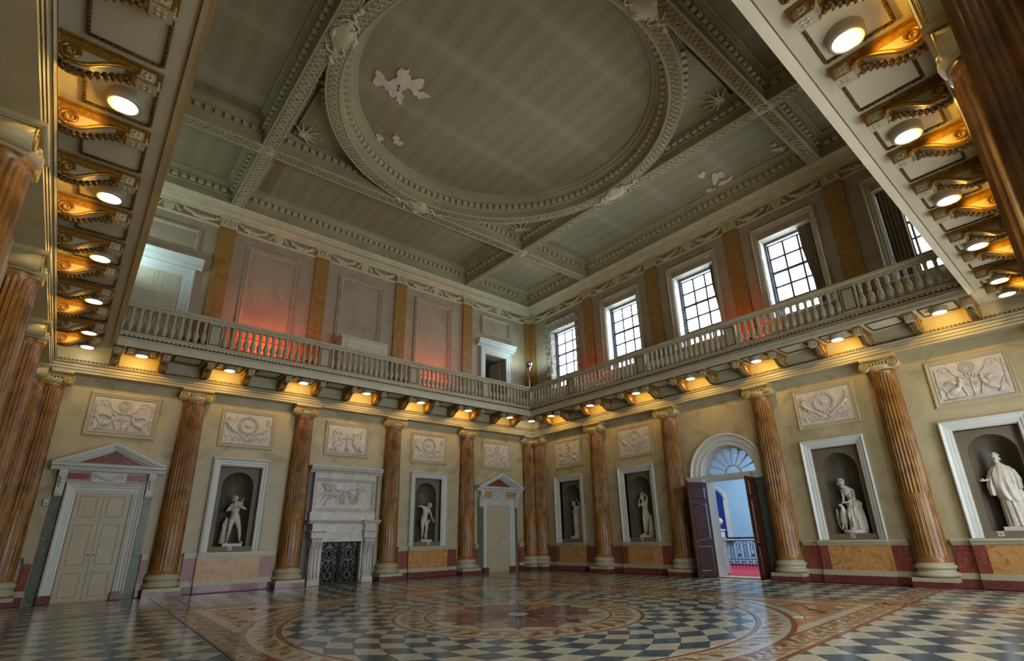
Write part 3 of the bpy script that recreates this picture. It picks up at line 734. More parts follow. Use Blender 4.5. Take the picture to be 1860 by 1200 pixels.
for (w, a), s in zip((('left', 0), ('near_left', 0), ('near_right', LX), ('right', LY)), range(4)):
    nm = ('in the far corner, flaking and stained', 'in the hidden left corner', 'in the near corner', 'in the right corner')[s]
    w2 = {'left': 'right', 'near_left': 'left', 'near_right': 'near_left', 'right': 'near_right'}[w]; a2 = {'right': 0, 'left': LX, 'near_left': LY, 'near_right': 0}[w2]
    t = tag(empty('corner_pilaster'), 'folded brown marbled pilaster of the upper wall ' + nm, 'pilaster')
    for ww, aa in ((w, a), (w2, a2)):
        sgn = 1 if aa == 0 else -1; mb = MB(); lbx(mb, ww, min(aa+sgn*.006, aa+sgn*.42), max(aa+sgn*.006, aa+sgn*.42), .006, .09, 6.86, 11.84); mb.build('shaft', M_pil, t)
        h = empty('capital_side', parent=t); place(h, ww, aa+sgn*.27, 0, 0); pil_cap(h, .15)
def swag_me(half):
    mb = MB(); rn = random.Random(int(half*100))
    for s in (1, -1):
        n = 17
        for k in range(n):
            t_ = k/(n-1); x = s*(half-.36 - (half-.80)*t_); z = 12.12 - .17*sin(pi*t_) - .02*t_; r = .05+.03*sin(pi*t_)
            for q in range(2): mb.ell((x+rn.uniform(-.02,.02), .05+rn.random()*.04, z+rn.uniform(-.035,.035)), (r*rn.uniform(.7,1.2), r*.8, r*rn.uniform(.7,1.1)), 6, 4)
        mb.tube([(s*(half-.36), .04, 12.13), (s*(half-.34), .03, 12.02), (s*(half-.36), .03, 11.93)], [.03, .022, .006], 5)
    return mb
def medallion_me():
    mb = MB()
    T = Matrix.Translation((0, 0, 12.04)) @ Matrix.Rotation(-pi/2, 4, 'X') @ Matrix.Scale(1.12, 4)
    mb.lathe([(0,.07),(.06,.09),(.09,.06),(.11,.075),(.14,.07),(.155,.04),(.155,0)], 18, T=T)
    for s in (1, -1):
        mb.tube([(s*(.14+.03*t), .05, 12.16-.035*t+.02*sin(t)) for t in range(8)], [.035,.03,.028,.03,.032,.028,.02,.01], 5)
        for k in range(6): mb.ell((s*(.19+.03*k), .05, 12.15-.04*k), (.035, .025, .025), 6, 4)
        mb.ell((s*.1, .05, 12.17), (.06, .03, .03), 6, 4)
    mb.ell((0, .06, 12.2), (.05, .04, .03), 6, 4); return mb
ms = {}
for i, w in enumerate(WALLS):
    mb = MB(); wallrun(mb, w, [(0,11.80),(.04,11.80),(.06,11.83),(.06,11.87),(.02,11.88),(0,11.88)])
    wallrun(mb, w, [(0,12.19),(.10,12.19),(.12,12.22),(.12,12.27),(.22,12.31),(.24,12.35),(.46,12.37),(.48,12.42),(.55,12.44),(.60,12.50)])
    tr = struct(mb, 'trim_%d' % (i+5), M_orn)
    mb = MB(); wallrun(mb, w, [(0,11.88),(.012,11.88),(.012,12.19),(0,12.19)]); mb.build('frieze_ground', M_ceil, tr)
    P = [0] + list(CX[w]) + [wlen(w)]
    for k in range(5):
        c = (P[k]+P[k+1])/2; half = round((P[k+1]-P[k])/2, 1)
        if k in (0, 4): c += .12*(1 if k == 0 else -1)
        if half not in ms: o = swag_me(half).build('festoon', M_orn, tr, fix=False); ms[half] = o.data
        else: o = linkmesh('festoon', ms[half], tr)
        place(o, w, c, 0, 0)
        if 'm' not in ms: o = medallion_me().build('medallion', M_orn, tr, fix=False); ms['m'] = o.data
        else: o = linkmesh('medallion', ms['m'], tr)
        place(o, w, c, 0, 0)
    # low red marble dado behind the balustrade
    if w in ('left', 'right'):
        segs = [(.42, 1.45), (3.15, 14.9), (17.1, LX-.42)] if w == 'left' else [(.42, 1.35)] + [(WIN[k]-.95, WIN[k+1]-.95) for k in range(4)] + [(WIN[4]-.95, LY-.43)]
        b = MB()
        for a0, a1 in segs: lbx(b, w, a0, a1, 0, .06, 6.87, 7.5)
        b.build('upper_dado', M_red, tr)
        b = MB()
        for a0, a1 in segs: lbx(b, w, a0, a1, 0, .09, 7.5, 7.58)
        b.build('upper_dado_cap', M_stone, tr)
# framed wall panels
def wallpanel(c, hw_, z0, z1, wd, label, w='left'):
    t = thing('wall_panel', w, c, 0, 0, label, 'panel')
    mb = MB(); rect_ring(mb, -hw_, hw_, z0, z1, wd, [(0,0),(0,.05),(.15,.07),(.3,.045),(.45,.045),(.55,.065),(.8,.05),(.9,.03),(1,.028),(1,0)]); mb.build('moulded_frame', M_upwall if hw_ > .9 else M_cream, t)
    n = int((z1-z0)/.12)
    mb = MB()
    for s in (1, -1):
        for k in range(n): mb.ell((s*(hw_-wd*.38), .05, z0+wd+(z1-z0-2*wd)*(k+.5)/n), (.022, .02, .03), 5, 3)
    mb.build('bead_moulding', M_upwall, t, fix=False)['kind'] = 'stuff'
wallpanel(5.85, .96, 7.75, 11.45, .2, 'tall moulded wall panel upstairs between the cabinet and the corner doorway')
wallpanel(9.27, .96, 7.75, 11.43, .2, 'tall moulded wall panel upstairs behind the white cabinet')
wallpanel(12.68, .96, 7.75, 11.42, .2, 'tall moulded wall panel upstairs above the red glow, nearest the upper left door')
wallpanel(2.31, .87, 10.62, 11.56, .10, 'small moulded panel over the open corner doorway upstairs')
wallpanel(15.98, .87, 10.55, 11.42, .10, 'small moulded panel over the closed upper left door')
# upper doors
def leafdoor(mb, x0, x1, z0, z1, y, rows=((.04,.30),(.34,.66),(.70,.96))):
    mb.box(x0, x1, y-.05, y, z0, z1); H = z1-z0; w2 = (x1-x0)
    for a, b in rows:
        rect_ring(mb, x0+.10*1, x1-.10, z0+a*H+.03, z0+b*H-.01, .05, [(0,y),(.3,y+.014),(.6,y+.004),(1,y-.01+.012)])
def updoor(c, label, n, open_):
    t = empty('door_%d' % n); t['kind'] = 'structure'; place(t, 'left', c, 0, 0)
    mb = MB(); rect_ring(mb, -.95, .95, 6.86, 9.95, .32, [(0,0),(0,.10),(.15,.12),(.25,.08),(.6,.07),(.62,.05),(.95,.045),(1,.03),(1,-.3)], bottom=False); mb.build('architrave', M_white, t)
    mb = MB(); mb.prism([(0,9.95),(.06,9.95),(.08,10.0),(.22,10.06),(.24,10.16),(.30,10.20),(.32,10.26),(0,10.28)], -1.12, 1.12); mb.build('hood', M_white, t)
    if open_:
        mb = MB(); mb.box(-.66, -.60, -1.6, -.3, 6.8, 9.7); mb.box(.60, .66, -1.6, -.3, 6.8, 9.7); mb.box(-.66, .66, -1.66, -1.6, 6.8, 9.7); mb.box(-.66, .66, -1.6, -.3, 9.61, 9.7); mb.box(-.66, .66, -1.6, 0, 6.7, 6.86); mb.build('passage_lining', M_grey, t)
        mb = MB(); mb.box(-.58, -.54, -1.2, -.35, 6.87, 9.55); mb.build('open_leaf', M_door, t)
    else:
        for s in (-1, 1):
            mb = MB(); leafdoor(mb, min(0, s*.62)+.003, max(0, s*.62)-.003, 6.87, 9.63, .035); mb.build('leaf', M_door, t)
updoor(2.31, '', 3, True); updoor(15.98, '', 4, False)
# ---------------------------------------------------------------- sash windows
panes_me = None
for i, y in enumerate(WIN):
    t = empty('window_%d' % (i+1)); t['kind'] = 'structure'; place(t, 'right', y, 0, 0)
    sm = M_brick if i == 0 else M_cream
    mb = MB(); rect_ring(mb, -1.06, 1.06, 7.95, 11.42, .19, [(0,0),(0,.10),(.2,.12),(.35,.08),(.7,.06),(.75,.04),(1,.03),(1,-.02)], bottom=False); mb.build('architrave', sm, t)
    mb = MB(); mb.box(-.88, .88, -.55, -.02, 7.93, 8.04); mb.box(-1.1, 1.1, .095, .13, 7.93, 7.99); mb.build('sill', M_white, t)
    # shutters on both reveals, panelled
    for s in (-1, 1):
        mb = MB(); mb.box(min(s*.875, s*.84), max(s*.875, s*.84), -.42, -.02, 8.05, 11.0)
        for z0, z1 in ((8.1, 8.7), (8.8, 9.5), (9.6, 10.3), (10.4, 10.92)):
            for (yy0, yy1, a, b) in ((-.37, -.07, z0, z0+.02), (-.37, -.07, z1-.02, z1)): mb.box(min(s*.84, s*.825), max(s*.84, s*.825), yy0, yy1, a, b)
            for yy in (-.37, -.07): mb.box(min(s*.84, s*.825), max(s*.84, s*.825), yy-.01, yy+.01, z0, z1)
        mb.build('shutter', sm if i == 0 else M_white, t)
    mb = MB(); mb.box(-.84, .84, -.42, -.02, 11.0, 11.07); mb.build('soffit_lining', sm, t)
    X0, X1, Z0, Z1 = -.74, .74, 8.17, 10.86
    mb = MB(); rect_ring(mb, -.86, .86, 8.05, 11.04, .10, [(0,-.50),(0,-.38),(.8,-.38),(1,-.42),(1,-.50)]); mb.build('sash_box', M_sash, t)
    mb = MB(); pw, ph_ = (X1-X0)/3, (Z1-Z0)/5
    for k in range(1, 3): mb.box(X0+k*pw-.03, X0+k*pw+.03, -.48, -.44, Z0, Z1)
    for k in range(1, 5): th = .046 if k == 3 else .03; mb.box(X0, X1, -.485, -.435, Z0+k*ph_-th, Z0+k*ph_+th)
    rect_ring(mb, X0-.03, X1+.03, Z0-.03, Z1+.03, .05, [(0,-.49),(0,-.435),(1,-.435),(1,-.49)]); mb.build('sash', M_sash, t)
    if not panes_me:
        mb = MB(); mb.box(-pw/2+.012, pw/2-.012, -.463, -.459, -ph_/2+.012, ph_/2-.012); o = mb.build('pane', M_glass); panes_me = o.data; bpy.data.objects.remove(o)
    for a in range(3):
        for b in range(5): linkmesh('pane', panes_me, t, (X0+(a+.5)*pw, 0, Z0+(b+.5)*ph_))
def curtain(y, x0, x1, x0b, x1b, label):       # drawn-back cloth; local x, - is to the viewer's right
    t = thing('curtain', 'right', y, 0, 0, label, 'curtain', None)
    mb = MB(); n = 36; rows = [(11.0, x0, x1, .03), (10.2, x0, x1, .045), (9.0, x0b, x1b, .05), (8.6, x0b, x1b, .05), (8.1, x0b, x1b, .045)]
    vs = []; fs = []
    for z, a, b, am in rows:
        for k in range(n+1): u = k/n; vs.append((a+(b-a)*u, -.30+am*sin(u*pi*11+z*.4), z))
    for j in range(len(rows)-1):
        for k in range(n): fs.append((j*(n+1)+k, j*(n+1)+k+1, (j+1)*(n+1)+k+1, (j+1)*(n+1)+k))
    mb.add(vs, fs, True); mb.build('cloth', M_curt, t, fix=False)
    mb = MB(); mb.tube([(x0-.02, -.30, 11.0), (x1+.02, -.30, 11.0)], .018, 6); mb.build('rail', M_golddk, t)
curtain(WIN[2], -.82, -.60, -.82, -.70, 'narrow dark curtain at the right edge of the third window from the far corner')
curtain(WIN[3], -.82, -.36, -.82, -.48, 'brown curtain drawn to the right of the fourth window from the far corner')
curtain(WIN[4], .30, .82, .30, .82, 'grey curtain on the left of the last window beside the overhead gallery')
curtain(WIN[1], -.82, -.66, -.82, -.74, 'thin strip of curtain at the right of the second window from the far corner')
# ---------------------------------------------------------------- ceiling
SOF = [(0.0471, 0.0015), (-0.1962, -0.3085), (-0.0607, -0.0519), (-0.026, -0.0945), (-0.0109, -0.0393), (-0.2248, -0.2289), (0.0449, 0.0411), (-0.0706, 0.0082), (-0.0258, -0.0121), (-0.0626, -0.0816), (0.0032, -0.0931), (-0.0058, -0.0178), (-0.0947, -0.0329), (-0.024, -0.0369), (-0.0323, -0.0061)]
def cw(v):                              # the plaster grid is set out very slightly askew of the walls
    x, y, z = v; dx, dy = poly(SOF, min(max(x, .5), 17), min(max(y, .5), 17))
    k = min(max((min(x, LX-x)-.6)/2.2, 0), 1)*1.0; k2 = min(max((min(y, LY-y)-.6)/2.2, 0), 1)
    return (x+dx*k, y+dy*k2, z)
def cbuild(mb, name, m, par=None, fix=True): mb.v = [cw(v) for v in mb.v]; return mb.build(name, m, par or ceiling, fix=fix)
BX, BY = (4.02, 14.3), (4.05, 14.5); bw = .21; ZS = 12.50; ZC = 13.20; CR_ = (9.16, 9.275)
def subdiv(p, q, n): return [(p[0]+(q[0]-p[0])*k/n, p[1]+(q[1]-p[1])*k/n) for k in range(n)]
dent = []
def coffer(x0, x1, y0, y1, center=False):
    prof = [(0,ZS),(0,12.76),(.04,12.78),(.04,12.98),(.15,12.99),(.16,13.05),(.20,13.07),(.24,13.13),(.30,13.14),(.31,ZC)]
    N = 6; mb = MB(); rings = []
    for i, z in prof: rings.append([(x, y, z) for c in (((x0+i,y0+i),(x1-i,y0+i)),((x1-i,y0+i),(x1-i,y1-i)),((x1-i,y1-i),(x0+i,y1-i)),((x0+i,y1-i),(x0+i,y0+i))) for x, y in subdiv(c[0], c[1], N)])
    n = 4*N; vs = sum(rings, []); fs = [(j*n+k, j*n+(k+1) % n, (j+1)*n+(k+1) % n, (j+1)*n+k) for j in range(len(prof)-1) for k in range(n)]
    mb.add(vs, fs); cbuild(mb, 'coffer_side', M_ceil)
    if not center:
        mb = MB(); i = .31; G = 4
        for a in range(G):
            for b in range(G):
                X = lambda t: x0+i+(x1-x0-2*i)*t/G; Y = lambda t: y0+i+(y1-y0-2*i)*t/G
                mb.quad((X(a),Y(b),ZC), (X(a+1),Y(b),ZC), (X(a+1),Y(b+1),ZC), (X(a),Y(b+1),ZC))
        cbuild(mb, 'coffer_field', M_panel)
    for p, q, nx, ny in (((x0,y0),(x1,y0),0,1), ((x1,y0),(x1,y1),-1,0), ((x1,y1),(x0,y1),0,-1), ((x0,y1),(x0,y0),1,0)):
        L = hypot(q[0]-p[0], q[1]-p[1]) - .4; m = int(L/.24)
        for k in range(m):
            s = .2+L*(k+.5)/m; L0 = L+.4; x = p[0]+(q[0]-p[0])*s/L0+nx*.085; y = p[1]+(q[1]-p[1])*s/L0+ny*.085; dent.append((x, y, 12.91, atan2(ny, nx)))
XS = (.60, BX[0]-bw, BX[0]+bw, BX[1]-bw, BX[1]+bw, LX-.60); YS = (.60, BY[0]-bw, BY[0]+bw, BY[1]-bw, BY[1]+bw, LY-.60)
for a in (0, 2, 4):
    for b in (0, 2, 4): coffer(XS[a], XS[a+1], YS[b], YS[b+1], a == 2 and b == 2)
def ribbon(mb, P, nx, ny, step=.21):        # interlaced relief on a soffit
    pass
def soffit_orn(name, path, hwid, par):
    mb = MB(); n = len(path)
    for off in (-hwid+.02, hwid-.02): mb.tube([(p[0]+p[3]*off, p[1]+p[4]*off, p[2]-.004) for p in path], .016, 4)
    for off in (-hwid*.72, hwid*.72): mb.tube([(p[0]+p[3]*off, p[1]+p[4]*off, p[2]-.004) for p in path], .007, 3)
    A = hwid*.58
    for ph in (0, 1):
        mb.tube([(p[0]+p[3]*A*(1 if (k+ph) % 2 else -1), p[1]+p[4]*A*(1 if (k+ph) % 2 else -1), p[2]-.010-.008*ph) for k, p in enumerate(path)], .022, 3, smooth=False)
    for k, p in enumerate(path):
        if k % 2: mb.ell((p[0], p[1], p[2]-.004), (.035, .035, .018), 5, 3)
    return cbuild(mb, name, M_orn, par, fix=False)
def linepath(p, q):
    L = hypot(q[0]-p[0], q[1]-p[1]); n = max(2, int(L/.17)); ux, uy = (q[0]-p[0])/L, (q[1]-p[1])/L
    return [(p[0]+(q[0]-p[0])*k/n, p[1]+(q[1]-p[1])*k/n, ZS, -uy, ux) for k in range(n+1)]
cuts = lambda lo, hi, B: [(lo, B[0]-bw), (B[0]+bw, B[1]-bw), (B[1]+bw, hi)]
for x in BX:
    for y0, y1 in cuts(.6, LY-.6, BY):
        mb = MB(); N = 8
        for k in range(N): a, b = y0+(y1-y0)*k/N, y0+(y1-y0)*(k+1)/N; mb.quad((x-bw,a,ZS),(x+bw,a,ZS),(x+bw,b,ZS),(x-bw,b,ZS))
        o = cbuild(mb, 'beam', M_ceil); q = soffit_orn('interlace_relief', linepath((x, y0), (x, y1)), bw, o)
for y in BY:
    for x0, x1 in cuts(.6, LX-.6, BX):
        mb = MB(); N = 8
        for k in range(N): a, b = x0+(x1-x0)*k/N, x0+(x1-x0)*(k+1)/N; mb.quad((a,y-bw,ZS),(b,y-bw,ZS),(b,y+bw,ZS),(a,y+bw,ZS))
        o = cbuild(mb, 'beam', M_ceil); q = soffit_orn('interlace_relief', linepath((x0, y), (x1, y)), bw, o)
for x in BX:
    for y in BY:
        mb = MB(); mb.quad((x-bw,y-bw,ZS),(x+bw,y-bw,ZS),(x+bw,y+bw,ZS),(x-bw,y+bw,ZS))
        for k in range(8): a = k*pi/4; mb.ell((x+.10*cos(a), y+.10*sin(a), ZS-.02), (.07, .035, .03), 6, 4, q=Quaternion((0,0,1), a))
        mb.ell((x, y, ZS-.04), (.05, .05, .03), 8, 4); cbuild(mb, 'crossing_boss', M_orn)
# great ring
R0, R1 = 4.60, 5.02; NS = 96
mb = MB(); vs = []; fs = []
prof = [(R1+.16,13.02),(R1+.15,12.95),(R1+.03,12.93),(R1+.02,12.74),(R1,12.72),(R1,ZS),(R0,ZS),(R0,12.74),(R0-.04,12.78),(R0-.05,12.98),(R0-.17,13.0),(R0-.19,13.06),(R0-.26,13.10),(R0-.28,13.16),(R0-.36,13.19),(R0-.38,13.26)]
for r, z in prof: vs += [(CR_[0]+r*cos(2*pi*k/NS), CR_[1]+r*sin(2*pi*k/NS), z) for k in range(NS)]
fs = [(j*NS+k, j*NS+(k+1) % NS, (j+1)*NS+(k+1) % NS, (j+1)*NS+k) for j in range(len(prof)-1) for k in range(NS)]
mb.add(vs, fs); ring_o = cbuild(mb, 'great_ring', M_ceil)
soffit_orn('interlace_relief', [(CR_[0]+4.81*cos(2*pi*k/176), CR_[1]+4.81*sin(2*pi*k/176), ZS, cos(2*pi*k/176), sin(2*pi*k/176)) for k in range(177)], .2, ring_o)
mb = MB(); mb.add([(CR_[0]+4.24*cos(2*pi*k/NS), CR_[1]+4.24*sin(2*pi*k/NS), 13.26) for k in range(NS)], [tuple(range(NS))]); cbuild(mb, 'round_field', M_panel)
for r0_, n, off in ((R0-.09, 118, 0), (R1+.085, 126, 1)):
    for k in range(n):
        a = 2*pi*k/n; x = CR_[0]+r0_*cos(a); y = CR_[1]+r0_*sin(a)
        if off and (abs(x-CR_[0]) > 4.75 or abs(y-CR_[1]) > 4.75): continue
        dent.append((x, y, 12.89, a + (pi if not off else 0)))
x0, x1, y0, y1 = XS[2], XS[3], YS[2], YS[3]
mb = MB()                                # field of the four spandrels: square minus circle
n = 96; inn = []; outp = []
for k in range(n):
    a = 2*pi*k/n; c, s = cos(a), sin(a); m = min(((x1-.3-CR_[0])/c if c > 1e-6 else 9e9), ((x0+.3-CR_[0])/c if c < -1e-6 else 9e9), ((y1-.3-CR_[1])/s if s > 1e-6 else 9e9), ((y0+.3-CR_[1])/s if s < -1e-6 else 9e9))
    inn.append((CR_[0]+5.1*c, CR_[1]+5.1*s, 13.03)); outp.append((CR_[0]+max(m, 5.1)*c, CR_[1]+max(m, 5.1)*s, 13.03))
mb.add(inn+outp, [(k, (k+1) % n, n+(k+1) % n, n+k) for k in range(n)]); cbuild(mb, 'spandrel_field', M_ceil)
for sx in (1, -1):
    for sy in (1, -1):                   # palm leaf in each spandrel
        mb = MB(); bx_ = CR_[0]+sx*4.42; by_ = CR_[1]+sy*4.42; base = atan2(-sy, -sx)
        for k in range(-3, 4):
            a = base+pi/4*0 + k*.42 + (0); L = .62-.07*abs(k)
            for s_ in range(7): t_ = s_/6; mb.ell((bx_+L*t_*cos(a+.25*k*t_*.4), by_+L*t_*sin(a+.25*k*t_*.4), 12.98-.04*sin(pi*t_)), (.09*(1-.6*t_), .05*(1-.5*t_), .035), 6, 4, q=Quaternion((0,0,1), a))
        mb.ell((bx_, by_, 12.95), (.12, .12, .05), 8, 4); cbuild(mb, 'palm_leaf', M_orn, fix=False)
for sx, sy in ((1,0), (-1,0), (0,1), (0,-1)):  # cartouches where the ring meets the beams
    mb = MB(); px_ = CR_[0]+sx*4.93; py_ = CR_[1]+sy*4.95; T = Matrix.Translation((px_, py_, ZS)) @ Matrix.Rotation(atan2(sy, sx), 4, 'Z'); mb.T = T
    vs = []; n = 24
    for rr, z in ((1, -.02), (.93, -.07), (.8, -.05), (.75, -.06), (.4, -.10), (.05, -.11)):
        for k in range(n): a = 2*pi*k/n; q = rr*(1+.10*cos(4*a)+.05*cos(6*a)); vs.append((.30*q*cos(a), .42*q*sin(a), z))
    mb.add(vs, [(j*n+k, j*n+(k+1) % n, (j+1)*n+(k+1) % n, (j+1)*n+k) for j in range(5) for k in range(n)] + [tuple(5*n+k for k in range(n))], True)
    for s in (1, -1):
        for k in range(9): mb.ell((.05*cos(k*1.3), s*(.42+.06*k), -.04+.01*(k % 3)), (.07, .06, .04), 6, 4)
        mb.tube([(.30*cos(t*.55)*(1-.05*t)*.9, s*(.40+.16*sin(t*.55)*(1-.04*t)), -.06) for t in range(9)], .03, 5)
        mb.ell((s*.26, 0, -.06), (.07, .14, .05), 8, 4)
    mb.T = None; cbuild(mb, 'cartouche', M_orn, fix=False)
mb = MB(); mb.box(-.06, .06, -.075, .075, -.065, .065); d0 = mb.build('dentil', M_dent); dm = d0.data; bpy.data.objects.remove(d0)
dent = [(cw((x, y, z))[0], cw((x, y, z))[1], z, a) for x, y, z, a in dent]
def dkey(t):
    dx, dy, dz = t[0]-16.7488, t[1]-18.2484, t[2]-1.3205; dep = -.61027613*dx - .71925601*dy + .33201481*dz
    if dep < .5: return 1e9
    u = 930 + 927.5*(-.76684*dx + .64153*dy - .01975*dz)/dep; v = 650.6 - 927.5*(.19879*dx + .26666*dy + .94307*dz)/dep
    return dep if 330 < u < 1560 and 0 < v < 1200 else 1e6+dep
dent.sort(key=dkey); rest = MB()
for k, (x, y, z, a) in enumerate(dent):
    if k < 300: linkmesh('dentil', dm, ceiling, (x, y, z), a)
    else: rest.box(-.06, .06, -.075, .075, -.065, .065, T=Matrix.Translation((x, y, z)) @ Matrix.Rotation(a, 4, 'Z'))
rest.build('dentil', M_dent, ceiling, fix=False)['kind'] = 'stuff'
# peeling plaster
def blob(c, r, seed, z, ar=1.0, m=None, nm='peeling_patch', rot=0):
    rn = random.Random(seed); n = 26; ph = [rn.uniform(0, 6.28) for _ in range(5)]; pts = []
    for k in range(n):
        a = 2*pi*k/n; q = r*(1+.28*sin(2*a+ph[0])+.22*sin(3*a+ph[1])+.15*sin(5*a+ph[2])+.12*sin(7*a+ph[3])); x, y = q*cos(a), q*sin(a)*ar
        pts.append((c[0]+x*cos(rot)-y*sin(rot), c[1]+x*sin(rot)+y*cos(rot)))
    mb = MB(); mb.prism(pts, z-.02, z+.01, axis='z'); return mb.build(nm, m or M_peel, ceiling)
from_px = lambda u, v, z: None
def cray(u, v, z):
    X = (u-930)/927.5091; Y = -(v-650.57)/927.5091
    d = [f + X*r + Y*q for f, r, q in zip((-.61027613, -.71925601, .33201481), (-.76684043, .64153385, -.01975013), (.19879335, .26665541, .94306739))]
    t = (z-1.3205)/d[2]; return 16.7488+t*d[0], 18.2484+t*d[1]
for i, (u, v, r) in enumerate(((690, 145, .22), (712, 158, .25), (742, 150, .34), (762, 170, .2), (725, 175, .18), (733, 135, .2), (690, 250, .14), (722, 255, .18))): blob(cray(u, v, 13.24), r, i, 13.245-.003*i, .8, rot=i)
for i, (u, v, r) in enumerate(((1275, 318, .16), (1300, 322, .26), (1318, 330, .24), (1290, 345, .16), (1310, 318, .14), (1415, 270, .18), (1405, 262, .1))): blob(cray(u, v, 13.18), r, 20+i, 13.185-.003*i, .7, rot=.5*i)
# ---------------------------------------------------------------- gallery furniture and glow lights
t = thing('white_cabinet', 'left', 9.3, .62, 6.85, 'plain pale panelled cabinet standing on the gallery against the wall', 'cabinet')
mb = MB(); mb.box(-.92, .92, -.28, .28, 0, 1.62); mb.build('body', M_soffit, t)
mb = MB(); mb.box(-.96, .96, -.32, .33, 1.62, 1.68); mb.build('top', M_soffit, t)
mb = MB(); rect_ring(mb, -.72, .72, .2, 1.45, .06, [(0,.28),(.3,.31),(.7,.3),(1,.28)]); mb.build('front_panel', M_soffit, t)
def torchere(x, y, label):
    t = tag(empty('torchere_lamp', (x, y, 6.85)), label, 'lamp')
    mb = MB(); mb.lathe([(.17,0),(.17,.02),(.04,.05),(.025,.08)], 20); mb.build('base', M_steel, t)
    mb = MB(); mb.lathe([(.022,.06),(.022,2.0)], 12); mb.build('pole', M_steel, t)
    mb = MB(); mb.lathe([(.03,2.0),(.05,2.05),(.03,2.08),(.13,2.2),(.19,2.34),(.20,2.42),(.19,2.42),(.12,2.25),(.02,2.12)], 24, cap=False); mb.build('bowl', M_steel, t)
    l = bpy.data.lights.new('torchere_light', 'POINT'); l.energy = TORCH; l.color = (.62, .92, 1); l.shadow_soft_size = .08
    o = bpy.data.objects.new('torchere_light', l); COL.objects.link(o); o.parent = t; o.location = (0, 0, 2.42)
torchere(1.06, 1.0, 'silver floor uplighter standing in the far gallery corner'); torchere(LX-1.0, 1.0, 'silver floor uplighter in the gallery corner by the upper left door')
bpy.data.objects['torchere_light.001'].data.energy = TORCH*2.2
def uplight(w, a, label, power, col=(1, .13, .035)):
    t = thing('floor_uplight', w, a, .95, 6.85, label, 'light')
    mb = MB(); mb.lathe([(.11,0),(.11,.10),(.13,.12),(.13,.2),(.11,.2),(.09,.13)], 16, cap=False); mb.build('housing', M_black, t)
    mb = MB(); mb.lathe([(0,.15),(.10,.15)], 16, cap=False); mb.build('lens', mat('uplight_lens_%d' % int(a*10), ['ff5a20'], emit=((1, .2, .05), 4)), t)
    l = bpy.data.lights.new('uplight_beam', 'SPOT'); l.energy = power; l.color = col; l.spot_size = R(110); l.spot_blend = .9; l.shadow_soft_size = .08
    o = bpy.data.objects.new('uplight_beam', l); COL.objects.link(o); o.parent = t; o.location = (0, 0, .22); o.rotation_euler = (-R(128), 0, 0)
uplight('left', 12.7, 'small floor lamp glowing red behind the balusters near the upper left door', UPW)
uplight('left', 5.85, 'small floor lamp glowing red behind the balusters between cabinet and corner doorway', UPW*.9)
uplight('left', 9.2+2.1, 'dim floor lamp behind the balusters left of the white cabinet', UPW*.25)
uplight('right', 4.3, 'small floor lamp glowing red under the pilaster after the first window', UPW*.35)
uplight('right', 11.15, 'small floor lamp glowing red beside the fourth window', UPW*.4)
